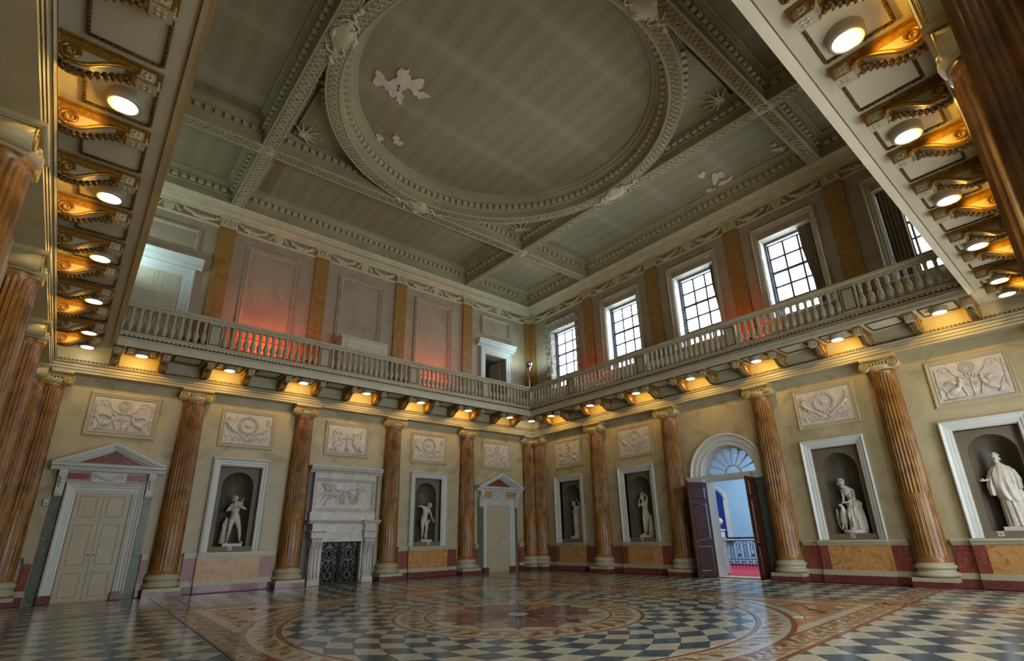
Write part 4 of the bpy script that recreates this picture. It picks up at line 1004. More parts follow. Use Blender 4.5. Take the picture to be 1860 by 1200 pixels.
# ---------------------------------------------------------------- niches
def niche(w, c, label, i):
    t = thing('statue_niche', w, c, 0, 0, label, 'niche')
    hx, z0, z1 = .62, 1.10, 3.64
    mb = MB(); rect_ring(mb, -.84, .84, 1.103, 3.89, .23, [(0,.0),(0,.115),(.12,.135),(.26,.10),(.36,.085),(.60,.075),(.64,.05),(.88,.045),(.93,.02),(1,.015),(1,-.02)], bottom=False); mb.build('architrave_frame', M_white, t)
    r = .46; zs = 3.03; d = -.155; n = 18
    mb = MB()
    mb.quad((-hx,d,z0),(-r,d,z0),(-r,d,zs),(-hx,d,zs)); mb.quad((r,d,z0),(hx,d,z0),(hx,d,zs),(r,d,zs)); mb.quad((-r,d,z0),(r,d,z0),(r,d,1.254),(-r,d,1.254))
    P = []
    ac = math.atan2(z1-zs, hx)
    for a in sorted([pi*k/n for k in range(n+1)] + [ac, pi-ac]):
        ca, sa = cos(a), sin(a); q = min(hx/max(abs(ca), 1e-6), (z1-zs)/max(sa, 1e-6)); P.append(((r*ca, zs+r*sa), (q*ca, zs+q*sa)))
    for (p, Pq), (q, Q) in zip(P, P[1:]): mb.quad((p[0],d,p[1]), (q[0],d,q[1]), (Q[0],d,Q[1]), (Pq[0],d,Pq[1]))
    for s in (1, -1): mb.quad((s*hx,0,z0),(s*hx,d,z0),(s*hx,d,z1),(s*hx,0,z1))
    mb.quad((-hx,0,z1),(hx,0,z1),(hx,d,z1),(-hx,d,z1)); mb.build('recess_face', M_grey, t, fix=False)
    mb = MB(); vs = []; fs = []; m = 16; rows = [1.257, 2.1, zs]     # half-round niche with its half dome
    for z in rows: vs += [(r*cos(pi*k/m), d - r*1.12*sin(pi*k/m), z) for k in range(m+1)]
    nd = 8
    for j in range(1, nd+1):
        b = pi/2*j/nd; vs += [(r*cos(b)*cos(pi*k/m), d - r*1.12*cos(b)*sin(pi*k/m), zs + r*sin(b)) for k in range(m+1)]
    tot = len(rows)+nd
    for j in range(tot-1):
        for k in range(m): fs.append((j*(m+1)+k, j*(m+1)+k+1, (j+1)*(m+1)+k+1, (j+1)*(m+1)+k))
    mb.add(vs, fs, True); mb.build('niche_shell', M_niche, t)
    mb = MB(); mb.box(-hx+.002, hx-.002, -.65, -.02, 1.104, 1.255); mb.build('plinth_shelf', M_grey, t)
    mb = MB(); mb.quad((-.63,-.72,1.0),(.63,-.72,1.0),(.63,-.72,3.75),(-.63,-.72,3.75)); mb.quad((-.63,-.72,1.0),(-.63,-.02,1.0),(-.63,-.02,3.75),(-.63,-.72,3.75)); mb.quad((.63,-.72,1.0),(.63,-.02,1.0),(.63,-.02,3.75),(.63,-.72,3.75)); mb.quad((-.63,-.72,3.75),(.63,-.72,3.75),(.63,-.02,3.75),(-.63,-.02,3.75)); mb.quad((-.63,-.72,1.0),(.63,-.72,1.0),(.63,-.02,1.0),(-.63,-.02,1.0)); mb.build('niche_light_block', M_grey, t, fix=False)  # unseen box added round the niche to keep sky light from leaking in
NL = {('left', 0): 'white framed niche between the chimneypiece and the corner doorway', ('left', 1): 'white framed niche between the large white door and the chimneypiece',
      ('right', 0): 'white framed niche nearest the far corner on the doorway wall', ('right', 1): 'white framed niche just left of the open mahogany doors',
      ('right', 2): 'white framed niche right of the open doors, woman and eagle inside', ('right', 3): 'large white framed niche cut by the right edge, cloaked woman inside'}
for w in ('left', 'right'):
    for i, c in enumerate(NICHE[w]): niche(w, c, NL[(w, i)], i)
SGN = [('left', 12.70, .0), ('left', 5.80, -.10), ('right', 5.85, -.03), ('right', 12.85, .0), ('right', 16.22, -.30)]
for w, c, o_ in SGN:
    q = {('left', 12.7): 'the striding youth', ('left', 5.8): 'the stooping nude', ('right', 5.85): 'the woman with raised arms', ('right', 12.85): 'the woman and eagle', ('right', 16.22): 'the cloaked woman'}[(w, c)]
    t = thing('notice_card', w, c+o_, .0, 1.14, 'small white card with a red no-touching symbol below ' + q, 'sign')
    mb = MB(); mb.box(-.055, .055, -.012, -.004, 0, .11); mb.build('card', M_signw, t)
    mb = MB(); T = Matrix.Translation((0, .0, .055)) @ Matrix.Rotation(-pi/2, 4, 'X'); mb.lathe([(.034, 0), (.034, .002), (.044, .002), (.044, 0)], 16, T=T, cap=False); mb.prism([(-.033,.085),(-.026,.09),(.033,.028),(.026,.02)], -.003, .002, axis='y'); mb.build('red_symbol', M_signr, t)
    mb = MB(); mb.ell((0, -.002, .05), (.012, .004, .02), 6, 4); mb.build('hand_symbol', M_black, t)
# ---------------------------------------------------------------- plaster reliefs over the bays
def relief(w, c, kind, label, n):
    t = thing('relief_plaque', w, c, 0, 0, label, 'relief')
    mb = MB(); rect_ring(mb, -.84, .84, 4.24, 5.48, .13, [(0,0),(0,.03),(.18,.05),(.4,.05),(.5,.035),(.8,.03),(.85,.045),(1,.02)]); mb.build('frame', M_cream, t)
    mb = MB(); mb.box(-.72, .72, -.0, .02, 4.36, 5.36); mb.build('panel', M_marblew, t)
    mb = MB(); zc = 4.86; Y = .03
    E = lambda x, z, a, b, rot=0, d=.03: mb.ell((x, Y, z), (a, d, b), 8, 5, q=Quaternion((0,1,0), rot))
    T = lambda pts, r=.014: mb.tube([(x, Y, z) for x, z in pts], r, 5)
    if kind == 'wreath':
        for k in range(22):
            a = 2*pi*k/22
            for rr, tw in ((.25, .5), (.29, -.5)): E(rr*cos(a), 4.97+rr*sin(a), .05, .022, -(a+pi/2+tw))
        for s in (1, -1):                         # crossed cornucopias with flames and foliage
            T([(s*(.62-.09*k), 4.98-.075*k-.02*sin(k)) for k in range(8)], [.05-.005*k for k in range(8)])
            for k in range(5): E(s*(.60+.02*cos(k*2)), 5.02+.045*k, .09-.012*k, .02, .3*s)
            for k in range(4):
                T([(s*(.14+.15*k+.055*cos(q*.7)*(1-.07*q)), 4.53+.02*(k % 2)+.055*sin(q*.7)*(1-.07*q)) for q in range(10)], .010)
                E(s*(.20+.15*k), 4.61, .035, .014, s*.7); E(s*(.10+.15*k), 4.47, .035, .014, -s*.5)
            E(s*.56, 4.86, .07, .03, s*.5); E(s*.44, 4.76, .06, .03, s*.5)
            T([(s*(.0+.03*k), 4.62-.02*k) for k in range(8)], .018)
        E(0, 4.97, .10, .045, .6); E(.05, 5.0, .06, .03, 1.1); E(-.05, 4.94, .05, .03, .2)
    elif kind == 'griffin':
        for rr in (.15, .11, .06): mb.tube([(rr*cos(2*pi*k/20), Y, 5.16+rr*sin(2*pi*k/20)) for k in range(20)], .014, 5, closed=True)
        T([(.34*cos(pi+pi*k/14), 5.17+.26*sin(pi+pi*k/14)) for k in range(15)], .018)
        for s in (1, -1):
            E(s*.36, 4.62, .17, .075, s*.5, .05); E(s*.24, 4.74, .06, .10, -s*.4, .05); E(s*.21, 4.88, .05, .06, 0, .05)      # seated winged beast
            T([(s*(.30+.05*k), 4.80+.05*k-.01*k*k) for k in range(6)], [.05,.05,.045,.035,.02,.01]); T([(s*.20, 4.70), (s*.16, 4.56), (s*.13, 4.46)], .022); T([(s*.50, 4.60), (s*.52, 4.5), (s*.45, 4.46)], .03)
            T([(s*(.52+.03*k), 4.62+.05*k) for k in range(4)], .014); T([(s*(.45+.13*cos(k*.6)*(1-k*.06)), 5.18+.11*sin(k*.6)*(1-k*.06)) for k in range(13)], .012)
            T([(s*.66, 4.5), (s*.64, 4.7), (s*.66, 4.9), (s*.65, 5.1), (s*.66, 5.25)], .012)
            for k in range(4): E(s*.655, 4.62+.16*k, .045, .02, .3*s)
            T([(s*(.05+.07*cos(k*.7)*(1-k*.07)), 4.72+.07*sin(k*.7)*(1-k*.07)) for k in range(11)], .012)
        T([(0, 4.42), (0, 4.9)], .014); T([(-.62, 4.43), (.62, 4.43)], .012)
        for k in range(5): E(-.12+.06*k, 4.92+.03*(2-abs(k-2)), .018, .05, .3*(k-2))
    else:                                          # two seated women either side of a tripod
        for s in (1, -1):
            E(s*.36, 4.68, .20, .12, s*.5, .06); E(s*.27, 4.88, .08, .14, -s*.3, .06); E(s*.25, 5.08, .05, .065, 0, .06); T([(s*.27, 4.96), (s*.16, 4.88), (s*.10, 4.97)], .025)
            T([(s*.44, 4.62), (s*.52, 4.52), (s*.62, 4.46)], [.06, .05, .03]); T([(s*.30, 4.62), (s*.42, 4.50), (s*.40, 4.43)], .045)
            for k in range(5): T([(s*(.30+.06*k), 4.74-.03*k), (s*(.36+.06*k), 4.55-.02*k)], .01)
            E(s*.42, 5.1, .12, .03, -s*.6); T([(s*.5, 4.9), (s*.55, 5.1), (s*.5, 5.2)], .02)
        T([(0, 4.45), (0, 4.85)], .04); E(0, 4.9, .10, .04, 0, .05); E(0, 5.02, .05, .09, 0, .04); T([(-.08, 4.45), (0, 4.7), (.08, 4.45)], .015)
        T([(-.62, 4.43), (.62, 4.43)], .012)
    mb.build('low_relief', M_marblew, t, fix=False)
relief('left', 16.02, 'griffin', 'plaster relief of paired beasts under a roundel, over the large white door', 0)
relief('left', 12.70, 'wreath', 'wreath and crossed horns relief over the striding youth', 1)
relief('left', 9.32, 'women', 'relief of two seated women above the chimneypiece', 2)
relief('left', 5.84, 'wreath', 'wreath and crossed horns relief over the stooping nude', 3)
relief('left', 2.30, 'griffin', 'roundel and paired beasts relief over the small pedimented corner door', 4)
relief('right', 2.27, 'griffin', 'roundel and paired beasts relief nearest the far corner on the doorway wall', 5)
relief('right', 5.93, 'wreath', 'wreath and crossed horns relief just left of the open arched doorway', 6)
relief('right', 12.90, 'wreath', 'wreath and crossed horns relief above the woman and eagle', 7)
relief('right', 16.28, 'griffin', 'largest relief of paired beasts under a roundel, at the right edge', 8)
# ---------------------------------------------------------------- pedimented blind doors
def peddoor(c, n, label):
    t = empty('door_%d' % n); t['kind'] = 'structure'; place(t, 'left', c, 0, 0)
    hw_ = .60
    mb = MB(); rect_ring(mb, -.86, .86, .20, 2.95, .25, [(0,0),(0,.15),(.12,.16),(.18,.12),(.42,.11),(.46,.085),(.75,.08),(.80,.055),(.97,.05),(1,.03)], bottom=False); mb.build('architrave', M_white, t)
    mb = MB()
    for s in (1, -1): mb.box(min(s*.60, s*.87), max(s*.60, s*.87), 0, .17, 0, .20)
    mb.build('plinth_block', M_plum, t)
    for s in (-1, 1):
        L = empty('leaf', (0, 0, 0), parent=t)
        x0, x1 = (min(0, s*.60)+.004, max(0, s*.60)-.004)
        mb = MB(); leafdoor(mb, x0, x1, .01, 2.72, .035, ((.03,.24),(.30,.72),(.78,.97)) if False else ((.03,.26),(.31,.70),(.75,.97))); mb.build('leaf_panelling', M_door, L)
        mb = MB(); mb.ell((s*.06, .055, 1.12), (.02, .025, .02), 8, 5); mb.build('knob', M_golddk, L)
    # green marble margins
    for s in (1, -1):
        mb = MB(); mb.box(min(s*.87, s*1.09), max(s*.87, s*1.09), 0, .025, 0, 2.98); mb.build('marble_margin', M_green, t)
    mb = MB(); mb.box(-.95, .95, 0, .09, 2.95, 3.28); mb.build('frieze', M_cream, t)
    for s in (1, -1):
        mb = MB(); mb.box(min(s*.42, s*.88), max(s*.42, s*.88), .08, .105, 3.04, 3.20); mb.build('red_frieze_panel', M_sienp if n == 1 else M_red, t)
    mb = MB(); mb.box(-.38, .38, .08, .12, 2.98, 3.25); mb.build('tablet', M_white, t)
    mb = MB()
    for k in range(17):
        u = -1+2*k/16; mb.ell((u*.27, .14, 3.16-.09*(1-u*u)), (.03, .03, .035+.015*(1-u*u)), 6, 4)
    for s in (1, -1): mb.ell((s*.29, .14, 3.17), (.035, .03, .03), 6, 4); mb.tube([(s*.30, .13, 3.15), (s*.31, .13, 3.06)], .014, 5)
    mb.build('garland', M_white, t, fix=False)
    for s in (1, -1):                               # console brackets either side
        x = s*.98; mb = MB()
        prof = [(0,3.26),(.26,3.26),(.27,3.18),(.25,3.10),(.20,3.04),(.16,2.94),(.15,2.84),(.17,2.76),(.16,2.66),(.12,2.60),(.06,2.58),(0,2.60)]
        mb.prism(prof, x-.085, x+.085); 
        mb.tube([(x, .19+.06*cos(k*.6)*(1-k*.06), 3.18+.06*sin(k*.6)*(1-k*.06)) for k in range(12)], .012, 4)
        for k in range(5): mb.ell((x, .235-.03*k, 3.06-.09*k), (.06, .03, .05), 6, 4)
        mb.build('console', M_white, t)
    mb = MB(); mb.prism([(0,3.26),(.24,3.26),(.25,3.30),(.27,3.31),(.27,3.35),(.36,3.37),(.37,3.43),(.40,3.45),(0,3.45)], -1.26, 1.26); mb.build('cornice', M_white, t)
    mb = MB()
    for k in range(44): x = -1.13+2.26*k/43; mb.box(x-.014, x+.014, .24, .285, 3.305, 3.345)
    mb.build('dentil_row', M_white, t, fix=False)['kind'] = 'stuff'
    mb = MB()
    ap, ba, hw2 = 4.04, 3.45, 1.28
    for s in (1, -1):                                # raking cornice
        for (d, k0, k1) in ((.40, 0, .055), (.36, .055, .10), (.27, .10, .15), (.20, .15, .17)):
            pts = [(s*hw2, ba+.02+.0), (0, ap), (0, ap-.14*1)]
            L0 = lambda k: [(s*(hw2 - k*2.3*0), ba), (0, ap)]
            nx, nz = .42, .905
            z_ = lambda x, k: ap - (ap-ba)*abs(x)/hw2 - k*1.12
            xe = hw2*(1-0) 
            poly_ = [(s*xe, max(z_(xe, k0), ba)), (0, z_(0, k0)), (0, z_(0, k1)), (s*(xe-(k1)*2.3), max(z_(xe-(k1)*2.3, k1), ba-.0))]
            mb.prism(poly_, 0, d, axis='y')
    mb.build('raking_cornice', M_white, t)
    mb = MB(); mb.prism([(-.80,3.452),(.80,3.452),(0,3.85)], 0, .06, axis='y'); mb.build('tympanum', M_red, t)
    mb = MB(); mb.prism([(-.95,3.452),(0,3.90),(.95,3.452),(.78,3.452),(0,3.83),(-.78,3.452)], .0, .12, axis='y'); mb.build('tympanum_moulding', M_white, t)
peddoor(DOORC[0], 1, ''); peddoor(DOORC[1], 2, '')
t = thing('wall_sensor', 'left', 17.2, 0, 2.33, 'small white security sensor on the wall left of the large door', 'sensor')
mb = MB(); mb.prism([(0,0),(.07,.02),(.09,.12),(.07,.18),(0,.2)], -.05, .05); mb.build('housing', M_white, t); mb = MB(); mb.box(-.035, .035, .08, .092, .05, .10); mb.build('lens', M_stone, t)
# ---------------------------------------------------------------- chimneypiece
t = thing('chimneypiece', 'left', 9.29, 0, 0, 'tall white marble chimneypiece with charioteer relief and iron gates', 'fireplace'); 
mb = MB(); mb.box(-1.28, 1.28, 0, .06, 0, 4.0 if False else 3.85); mb.build('slate_surround', mat('grey_scagliola', ['57524a', '68625a'], 4, .45), t)
J = .06
for s in (1, -1):                                    # scrolled jambs
    j = empty('jamb', parent=t)
    x0, x1 = .72, 1.12
    mb = MB(); prof = [(.06,.0),(.40,0),(.40,.16),(.37,.20),(.36,.40),(.34,.70),(.335,.95),(.36,1.10),(.42,1.22),(.455,1.32),(.45,1.40),(.40,1.45),(.06,1.45)]
    mb.prism(prof, s*(x0+.03), s*(x1-.03)); mb.box(min(s*x0, s*x1), max(s*x0, s*x1), .06, .42, 0, .15)
    mb.build('scroll_block', M_marblew, j)
    for k in range(3):
        x = s*(x0+.09+.11*k); mb = MB(); mb.tube([(x, p[0]+.004, p[1]) for p in [(.385,.22),(.365,.42),(.345,.70),(.34,.95),(.365,1.10),(.425,1.22),(.46,1.32),(.452,1.40)]], .028, 6); mb.build('reed', M_marblew, j)
    mb = MB(); mb.box(min(s*(x0-.02), s*(x1+.02)), max(s*(x0-.02), s*(x1+.02)), .06, .46, 1.45, 1.62); mb.prism([(.06,1.62),(.48,1.62),(.52,1.66),(.52,1.69),(.06,1.69)], s*(x0-.05), s*(x1+.06)); mb.box(min(s*x0, s*x1), max(s*x0, s*x1), .06, .44, 1.69, 1.92); mb.build('impost_block', M_marblew, j)
    mb = MB(); mb.prism([(.06,1.90),(.46,1.90),(.48,1.95),(.54,1.97),(.56,2.03),(.06,2.03)], s*(x0-.08), s*(x1+.14)); mb.build('shelf_end', M_marblew, j)
mb = MB(); mb.prism([(.06,1.90),(.30,1.90),(.32,1.95),(.38,1.97),(.40,2.025),(.06,2.025)], -.80, .80); mb.build('mantel_shelf', M_marblew, t)
mb = MB(); mb.box(-.74, .74, .06, .30, 1.33, 1.90); mb.box(-.74, .74, .30, .33, 1.60, 1.66); mb.box(-.74,-.68,.06,.28,0,1.4); mb.box(.68,.74,.06,.28,0,1.4); mb.build('frieze_slab', M_marblew, t)
mb = MB(); mb.box(-1.17, 1.17, .06, .20, 2.03, 2.30); mb.build('overmantel_base', M_marblew, t)
mb = MB(); mb.box(-1.10, 1.10, .06, .13, 2.30, 3.42); mb.build('relief_ground', M_marblew, t)
mb = MB(); rect_ring(mb, -1.13, 1.13, 2.30, 3.45, .13, [(0,.06),(0,.22),(.35,.23),(.5,.20),(.8,.18),(1,.13)]); mb.build('overmantel_frame', M_marblew, t)
mb = MB(); mb.box(-1.13, 1.13, .06, .22, 3.45, 3.60); mb.prism([(.06,3.60),(.24,3.60),(.28,3.66),(.36,3.70),(.38,3.76),(.42,3.78),(.42,3.83),(.06,3.83)], -1.32, 1.32); mb.build('overmantel_cornice', M_marblew, t)
mb = MB(); Y = .15                                   # two galloping horses drawing a chariot (+x is the viewer's left)
def EE(x, z, a, b, rot=0, d=.05, y=Y): mb.ell((x, y, z), (a, d, b), 10, 6, q=Quaternion((0,1,0), rot))
def TT(pts, r, y=Y): mb.tube([(x, y, z) for x, z in pts], r, 6)
for dx, dz, y in ((0, 0, Y), (.17, .03, Y-.02)):
    EE(.26+dx, 2.92+dz, .26, .105, .12, .06, y)                                              # barrel
    TT([(.10+dx, 2.93+dz), (.02+dx, 2.90+dz), (-.02+dx, 2.86+dz)], [.10, .095, .06], y)       # quarters
    TT([(.44+dx, 2.98+dz), (.52+dx, 3.10+dz), (.55+dx, 3.20+dz)], [.10, .075, .055], y)       # neck
    TT([(.54+dx, 3.23+dz), (.62+dx, 3.19+dz), (.68+dx, 3.13+dz)], [.05, .04, .025], y)        # head
    TT([(.53+dx, 3.26+dz), (.52+dx, 3.31+dz)], [.018, .006], y)
    for k in range(4): TT([(.50-.03*k+dx, 3.20-.055*k+dz), (.44-.03*k+dx, 3.22-.05*k+dz), (.38-.03*k+dx, 3.19-.05*k+dz)], [.02, .014, .005], y)
    TT([(.46+dx, 2.90+dz), (.62+dx, 2.90+dz), (.70+dx, 2.80+dz), (.78+dx, 2.78+dz)], [.05, .035, .022, .025], y)
    TT([(.42+dx, 2.86+dz), (.56+dx, 2.80+dz), (.60+dx, 2.68+dz), (.67+dx, 2.64+dz)], [.05, .035, .022, .025], y)
    TT([(.04+dx, 2.86+dz), (-.02+dx, 2.76+dz), (.04+dx, 2.64+dz), (.0+dx, 2.57+dz)], [.07, .04, .024, .026], y)
    TT([(.08+dx, 2.85+dz), (.14+dx, 2.74+dz), (.08+dx, 2.66+dz), (.13+dx, 2.58+dz)], [.06, .04, .022, .024], y)
    TT([(-.06+dx, 2.95+dz), (-.15+dx, 3.0+dz), (-.25+dx, 2.94+dz)], [.03, .035, .008], y)
TT([(.42, 2.80), (.66, 2.62), (.72, 2.50)], [.03, .022, .02])
mb.tube([(-.36+.15*cos(2*pi*k/24), Y+.03, 2.72+.15*sin(2*pi*k/24)) for k in range(24)], .018, 5, closed=True)
for k in range(6): a = pi*k/3; mb.tube([(-.36, Y+.03, 2.72), (-.36+.15*cos(a), Y+.03, 2.72+.15*sin(a))], .009, 4)
TT([(-.15, 2.78), (-.2, 2.95), (-.36, 2.88), (-.5, 2.86), (-.55, 2.98)], [.03, .035, .04, .035, .02])
TT([(-.48, 2.84), (-.50, 3.0), (-.47, 3.12)], [.05, .055, .06]); EE(-.46, 3.24, .035, .045); TT([(-.46, 3.12), (-.34, 3.08), (-.22, 3.04)], [.028, .022, .016]); TT([(-.49, 3.12), (-.60, 3.16), (-.70, 3.22)], [.025, .02, .012])
TT([(-.50, 3.08), (-.62, 3.04), (-.74, 3.10), (-.80, 3.06)], [.03, .028, .02, .008]); TT([(-.2, 3.04), (.1, 3.02), (.4, 3.05)], .006)
mb.build('chariot_relief', M_marblew, t, fix=False)
t = thing('fire_gates', 'left', 9.29, .10, 0, 'pair of black pierced iron gates closing the hearth', 'gate')
for s in (1, -1):
    g = empty('gate', parent=t); x0, x1 = (.015, .66)
    mb = MB(); rect_ring(mb, min(s*x0, s*x1), max(s*x0, s*x1), .02, 1.31, .03, [(0,-.02),(0,.02),(1,.02),(1,-.02)])
    for z in (.50, .58): mb.box(min(s*x0, s*x1), max(s*x0, s*x1), -.015, .015, z-.012, z+.012)
    mb.build('gate_frame', M_iron, g)
    mb = MB(); cxx = s*(x0+x1)/2
    def scr(cx, cz, r, dr, st=0): mb.tube([(cx+dr*r*(1-.05*k)*cos(k*.5+st), 0, cz+r*(1-.05*k)*sin(k*.5+st)) for k in range(18)], .011, 4)
    for (za, zb) in ((.60, 1.28), (.05, .49)):
        zc = (za+zb)/2; H = (zb-za)/2
        mb.tube([(cxx+.16*cos(2*pi*k/16), 0, zc+.16*sin(2*pi*k/16)) for k in range(16)], .014, 4, closed=True)
        mb.ell((cxx, 0, zc), (.05, .025, .09), 8, 5)
        for k in range(6): a = k*pi/3; mb.tube([(cxx+.05*cos(a), 0, zc+.05*sin(a)), (cxx+.16*cos(a), 0, zc+.16*sin(a))], .009, 4)
        for sx in (1, -1):
            for sz in (1, -1):
                scr(cxx+sx*.21, zc+sz*H*.55, .085, sx, sz*1.2); scr(cxx+sx*.10, zc+sz*H*.82, .06, -sx, sz*.4)
                mb.ell((cxx+sx*.25, 0, zc+sz*H*.15), (.03, .015, .06), 6, 4, q=Quaternion((0,1,0), sx*sz*.5))
        for k in range(9): mb.tube([(cxx-.28+.07*k, .0, za), (cxx-.28+.07*k, 0, za+.06)], .008, 4)
    for k in range(5): mb.tube([(cxx-.26+.13*k, 0, .51), (cxx-.2+.13*k, 0, .57)], .01, 4); mb.tube([(cxx-.2+.13*k, 0, .51), (cxx-.26+.13*k, 0, .57)], .01, 4)
    mb.build('pierced_scrollwork', M_iron, g, fix=False)
# ---------------------------------------------------------------- open arched doorway and stair hall
t = empty('door_5'); t['kind'] = 'structure'; place(t, 'right', HC, 0, 0)
ro = 1.36; ri = .95; zs = 3.2
def archband(mb, prof, n=32, zs=zs):                  # prof = (radius, y)
    k = len(prof); vs = []
    for r, y in prof: vs += [(r*cos(pi*i/n), y, zs+r*sin(pi*i/n)) for i in range(n+1)]
    mb.add(vs, [(j*(n+1)+i, j*(n+1)+i+1, (j+1)*(n+1)+i+1, (j+1)*(n+1)+i) for j in range(k-1) for i in range(n)], False)
mb = MB(); archband(mb, [(ro,0),(ro,.12),(ro-.05,.14),(ro-.10,.09),(ro-.24,.08),(ro-.26,.055),(ro-.38,.05),(ri,.03),(ri,-.34)]); mb.build('archivolt', M_white, t)
mb = MB()
for s in (1, -1): mb.box(min(s*.88, s*1.46), max(s*.88, s*1.46), 0, .12, 3.0, 3.20); mb.box(min(s*.88, s*1.50), max(s*.88, s*1.50), 0, .17, 3.13, 3.20)
mb.box(-.90, .90, -.36, .02, 3.03, 3.22); mb.box(-.92, .92, -.36, .05, 3.15, 3.22); mb.build('impost_band', M_white, t)
for s in (1, -1):
    mb = MB(); mb.box(min(s*.90, s*1.40), max(s*.90, s*1.40), 0, .03, 0, 3.0); mb.build('marble_margin', M_green, t)
    mb = MB(); mb.box(min(s*.86, s*1.10), max(s*.86, s*1.10), -.55, -.01, 0, 3.02); mb.build('door_lining', M_white, t)
mb = MB(); mb.box(-.92, .92, -.55, 0.0, -.012, .008); mb.build('threshold', M_stone, t)
f = empty('fanlight', parent=t); yf = -.36
mb = MB(); archband(mb, [(.95,yf-.02),(.95,yf+.03),(.90,yf+.03)])                       # lobed tracery: plate with eight petals
N_ = 8; r1, r2 = .30, .86
def lobe(i):
    a0 = pi*i/N_+.035; a1 = pi*(i+1)/N_-.035; am = (a0+a1)/2; h = (a1-a0)/2; pts = []
    pts.append((r1*cos(a0), r1*sin(a0))); rc = r2-.10
    for k in range(7): b = a0 + (a1-a0)*k/6; rr = rc + .12*sin(pi*k/6)**.6; pts.append((rr*cos(b), rr*sin(b)))
    pts.append((r1*cos(a1), r1*sin(a1))); return pts
for i in range(N_):
    L = lobe(i); a0, a1 = pi*i/N_, pi*(i+1)/N_; out = [(.28*cos(a0), .28*sin(a0))] + [(.92*cos(a0+(a1-a0)*k/6), .92*sin(a0+(a1-a0)*k/6)) for k in range(7)] + [(.28*cos(a1), .28*sin(a1))]
    n = len(L)
    for k in range(n): p, q, Q, P_ = L[k], L[(k+1) % n], out[(k+1) % n], out[k]; mb.quad((p[0],yf,zs+.05+p[1]*.97),(q[0],yf,zs+.05+q[1]*.97),(Q[0],yf,zs+.05+Q[1]*.97),(P_[0],yf,zs+.05+P_[1]*.97))
archband(mb, [(.30,yf-.01),(.30,yf+.02),(.26,yf+.02),(.26,yf-.01)], 16, zs+.03); mb.build('fan_tracery', M_white, f)
for i in range(N_):
    L = lobe(i); mb = MB(); mb.prism([(x, zs+.05+z*.97) for x, z in L], yf-.012, yf-.008, axis='y'); mb.build('pane', M_glass, f)
mb = MB(); mb.prism([(0, zs+.03)] + [(.26*cos(pi*k/8), zs+.03+.26*sin(pi*k/8)) for k in range(9)], yf-.012, yf-.008, axis='y'); mb.build('pane', M_glass, f)
def mahog(hx, ang, label, sgn):
    t = tag(empty('door_leaf', (-.0, hx, 0)), label, 'door'); t.rotation_euler = (0, 0, ang); W_ = .86
    mb = MB(); H = 3.0
    mb.box(0, W_, -.03, .03, .02, H)
    for side in (1, -1):
        for a, b in ((.18, .95), (1.12, 2.28), (2.44, 2.86)):
            m2 = MB(); rect_ring(m2, .13, W_-.13, a, b, .05, [(0,.03),(.25,.045),(.6,.035),(.9,.02),(1,.031)]); mb.add([(x, y*side, z) for x, y, z in m2.v], m2.f)
    mb.build('panelled_leaf', M_mahog, t)
    for side in (1, -1): mb = MB(); mb.ell((W_-.06, side*.06, 1.08), (.03, .035, .03), 10, 6); mb.lathe([(.03,0),(.03,.01)], 10, T=Matrix.Translation((W_-.06, side*.03, 1.08)) @ Matrix.Rotation(-side*pi/2, 4, 'X')); mb.build('brass_knob', M_gold, t)
    mb = MB(); mb.box(W_-.004, W_+.004, -.012, .012, .9, 1.3); mb.build('brass_edge_plate', M_gold, t)
mahog(HC-.87, atan2(8.47-(HC-.87), .83), 'open mahogany door leaf on the left of the arched doorway', 1)
mahog(HC+.87, atan2(10.53-(HC+.87), .87), 'open mahogany door leaf on the right of the arched doorway, seen edge on', -1)
# stair hall beyond
mb = MB(); mb.box(-8.0, -.55, 3.5, 13.2, -.10, -.012); h = mb.build('floor_2', M_red_carpet); h['kind'] = 'structure'
mb = MB(); mb.box(-8.2, -8.0, 3.5, 13.2, -.1, 6); mb.box(-8.0, -.60, 3.3, 3.5, -.1, 6); mb.box(-8.0, -.60, 13.2, 13.4, -.1, 6); mb.box(-8.2, -.60, 3.3, 13.4, 6, 6.2); h = mb.build('wall_hall', M_hall); h['kind'] = 'structure'
# hall niche: arched surround, deep blue back, marble bust on a block
nt_ = tag(empty('hall_niche', (-7.98, 4.40, 0), -pi/2), 'arched niche painted deep blue seen through the open doorway', 'niche')
mb = MB(); archband(mb, [(.80,0),(.80,.08),(.72,.09),(.62,.05),(.58,.03)], 24, 2.85)
for s in (1, -1): mb.box(min(s*.58, s*.80), max(s*.58, s*.80), 0, .08, 1.1, 2.85)
mb.box(-.85, .85, 0, .15, 1.0, 1.1); mb.build('surround', M_white, nt_)
mb = MB(); mb.prism([(-.58,1.1)] + [(.58,1.1)] + [(.58*cos(pi*k/12), 2.85+.58*sin(pi*k/12)) for k in range(13)], .005, .02, axis='y'); mb.build('blue_back', M_blue, nt_)
bt = tag(empty('portrait_bust', (-6.7, 5.19, .25), -pi/2+.5), 'white marble bust on a tall block seen through the doorway', 'statue')
mb = MB(); mb.box(-.26, .26, -.24, .24, -.262, 1.25); mb.box(-.30, .30, -.28, .28, -.262, .15); mb.box(-.30, .30, -.28, .28, 1.2, 1.27); mb.build('pedestal_block', M_white, bt)
mb = MB(); mb.lathe([(.13,1.27),(.14,1.31),(.07,1.36),(.07,1.42),(.15,1.48)], 16); mb.ell((0,0,1.62), (.27,.16,.19), 14, 8); mb.ell((0,0,1.78), (.08,.08,.12), 10, 6); mb.ell((0,.02,1.98), (.105,.125,.15), 14, 8)
mb.ell((0,-.03,2.05), (.12,.13,.12), 12, 7); mb.ell((0,.145,1.97), (.018,.03,.035), 6, 4); mb.ell((0,.12,1.89), (.045,.03,.03), 8, 5)
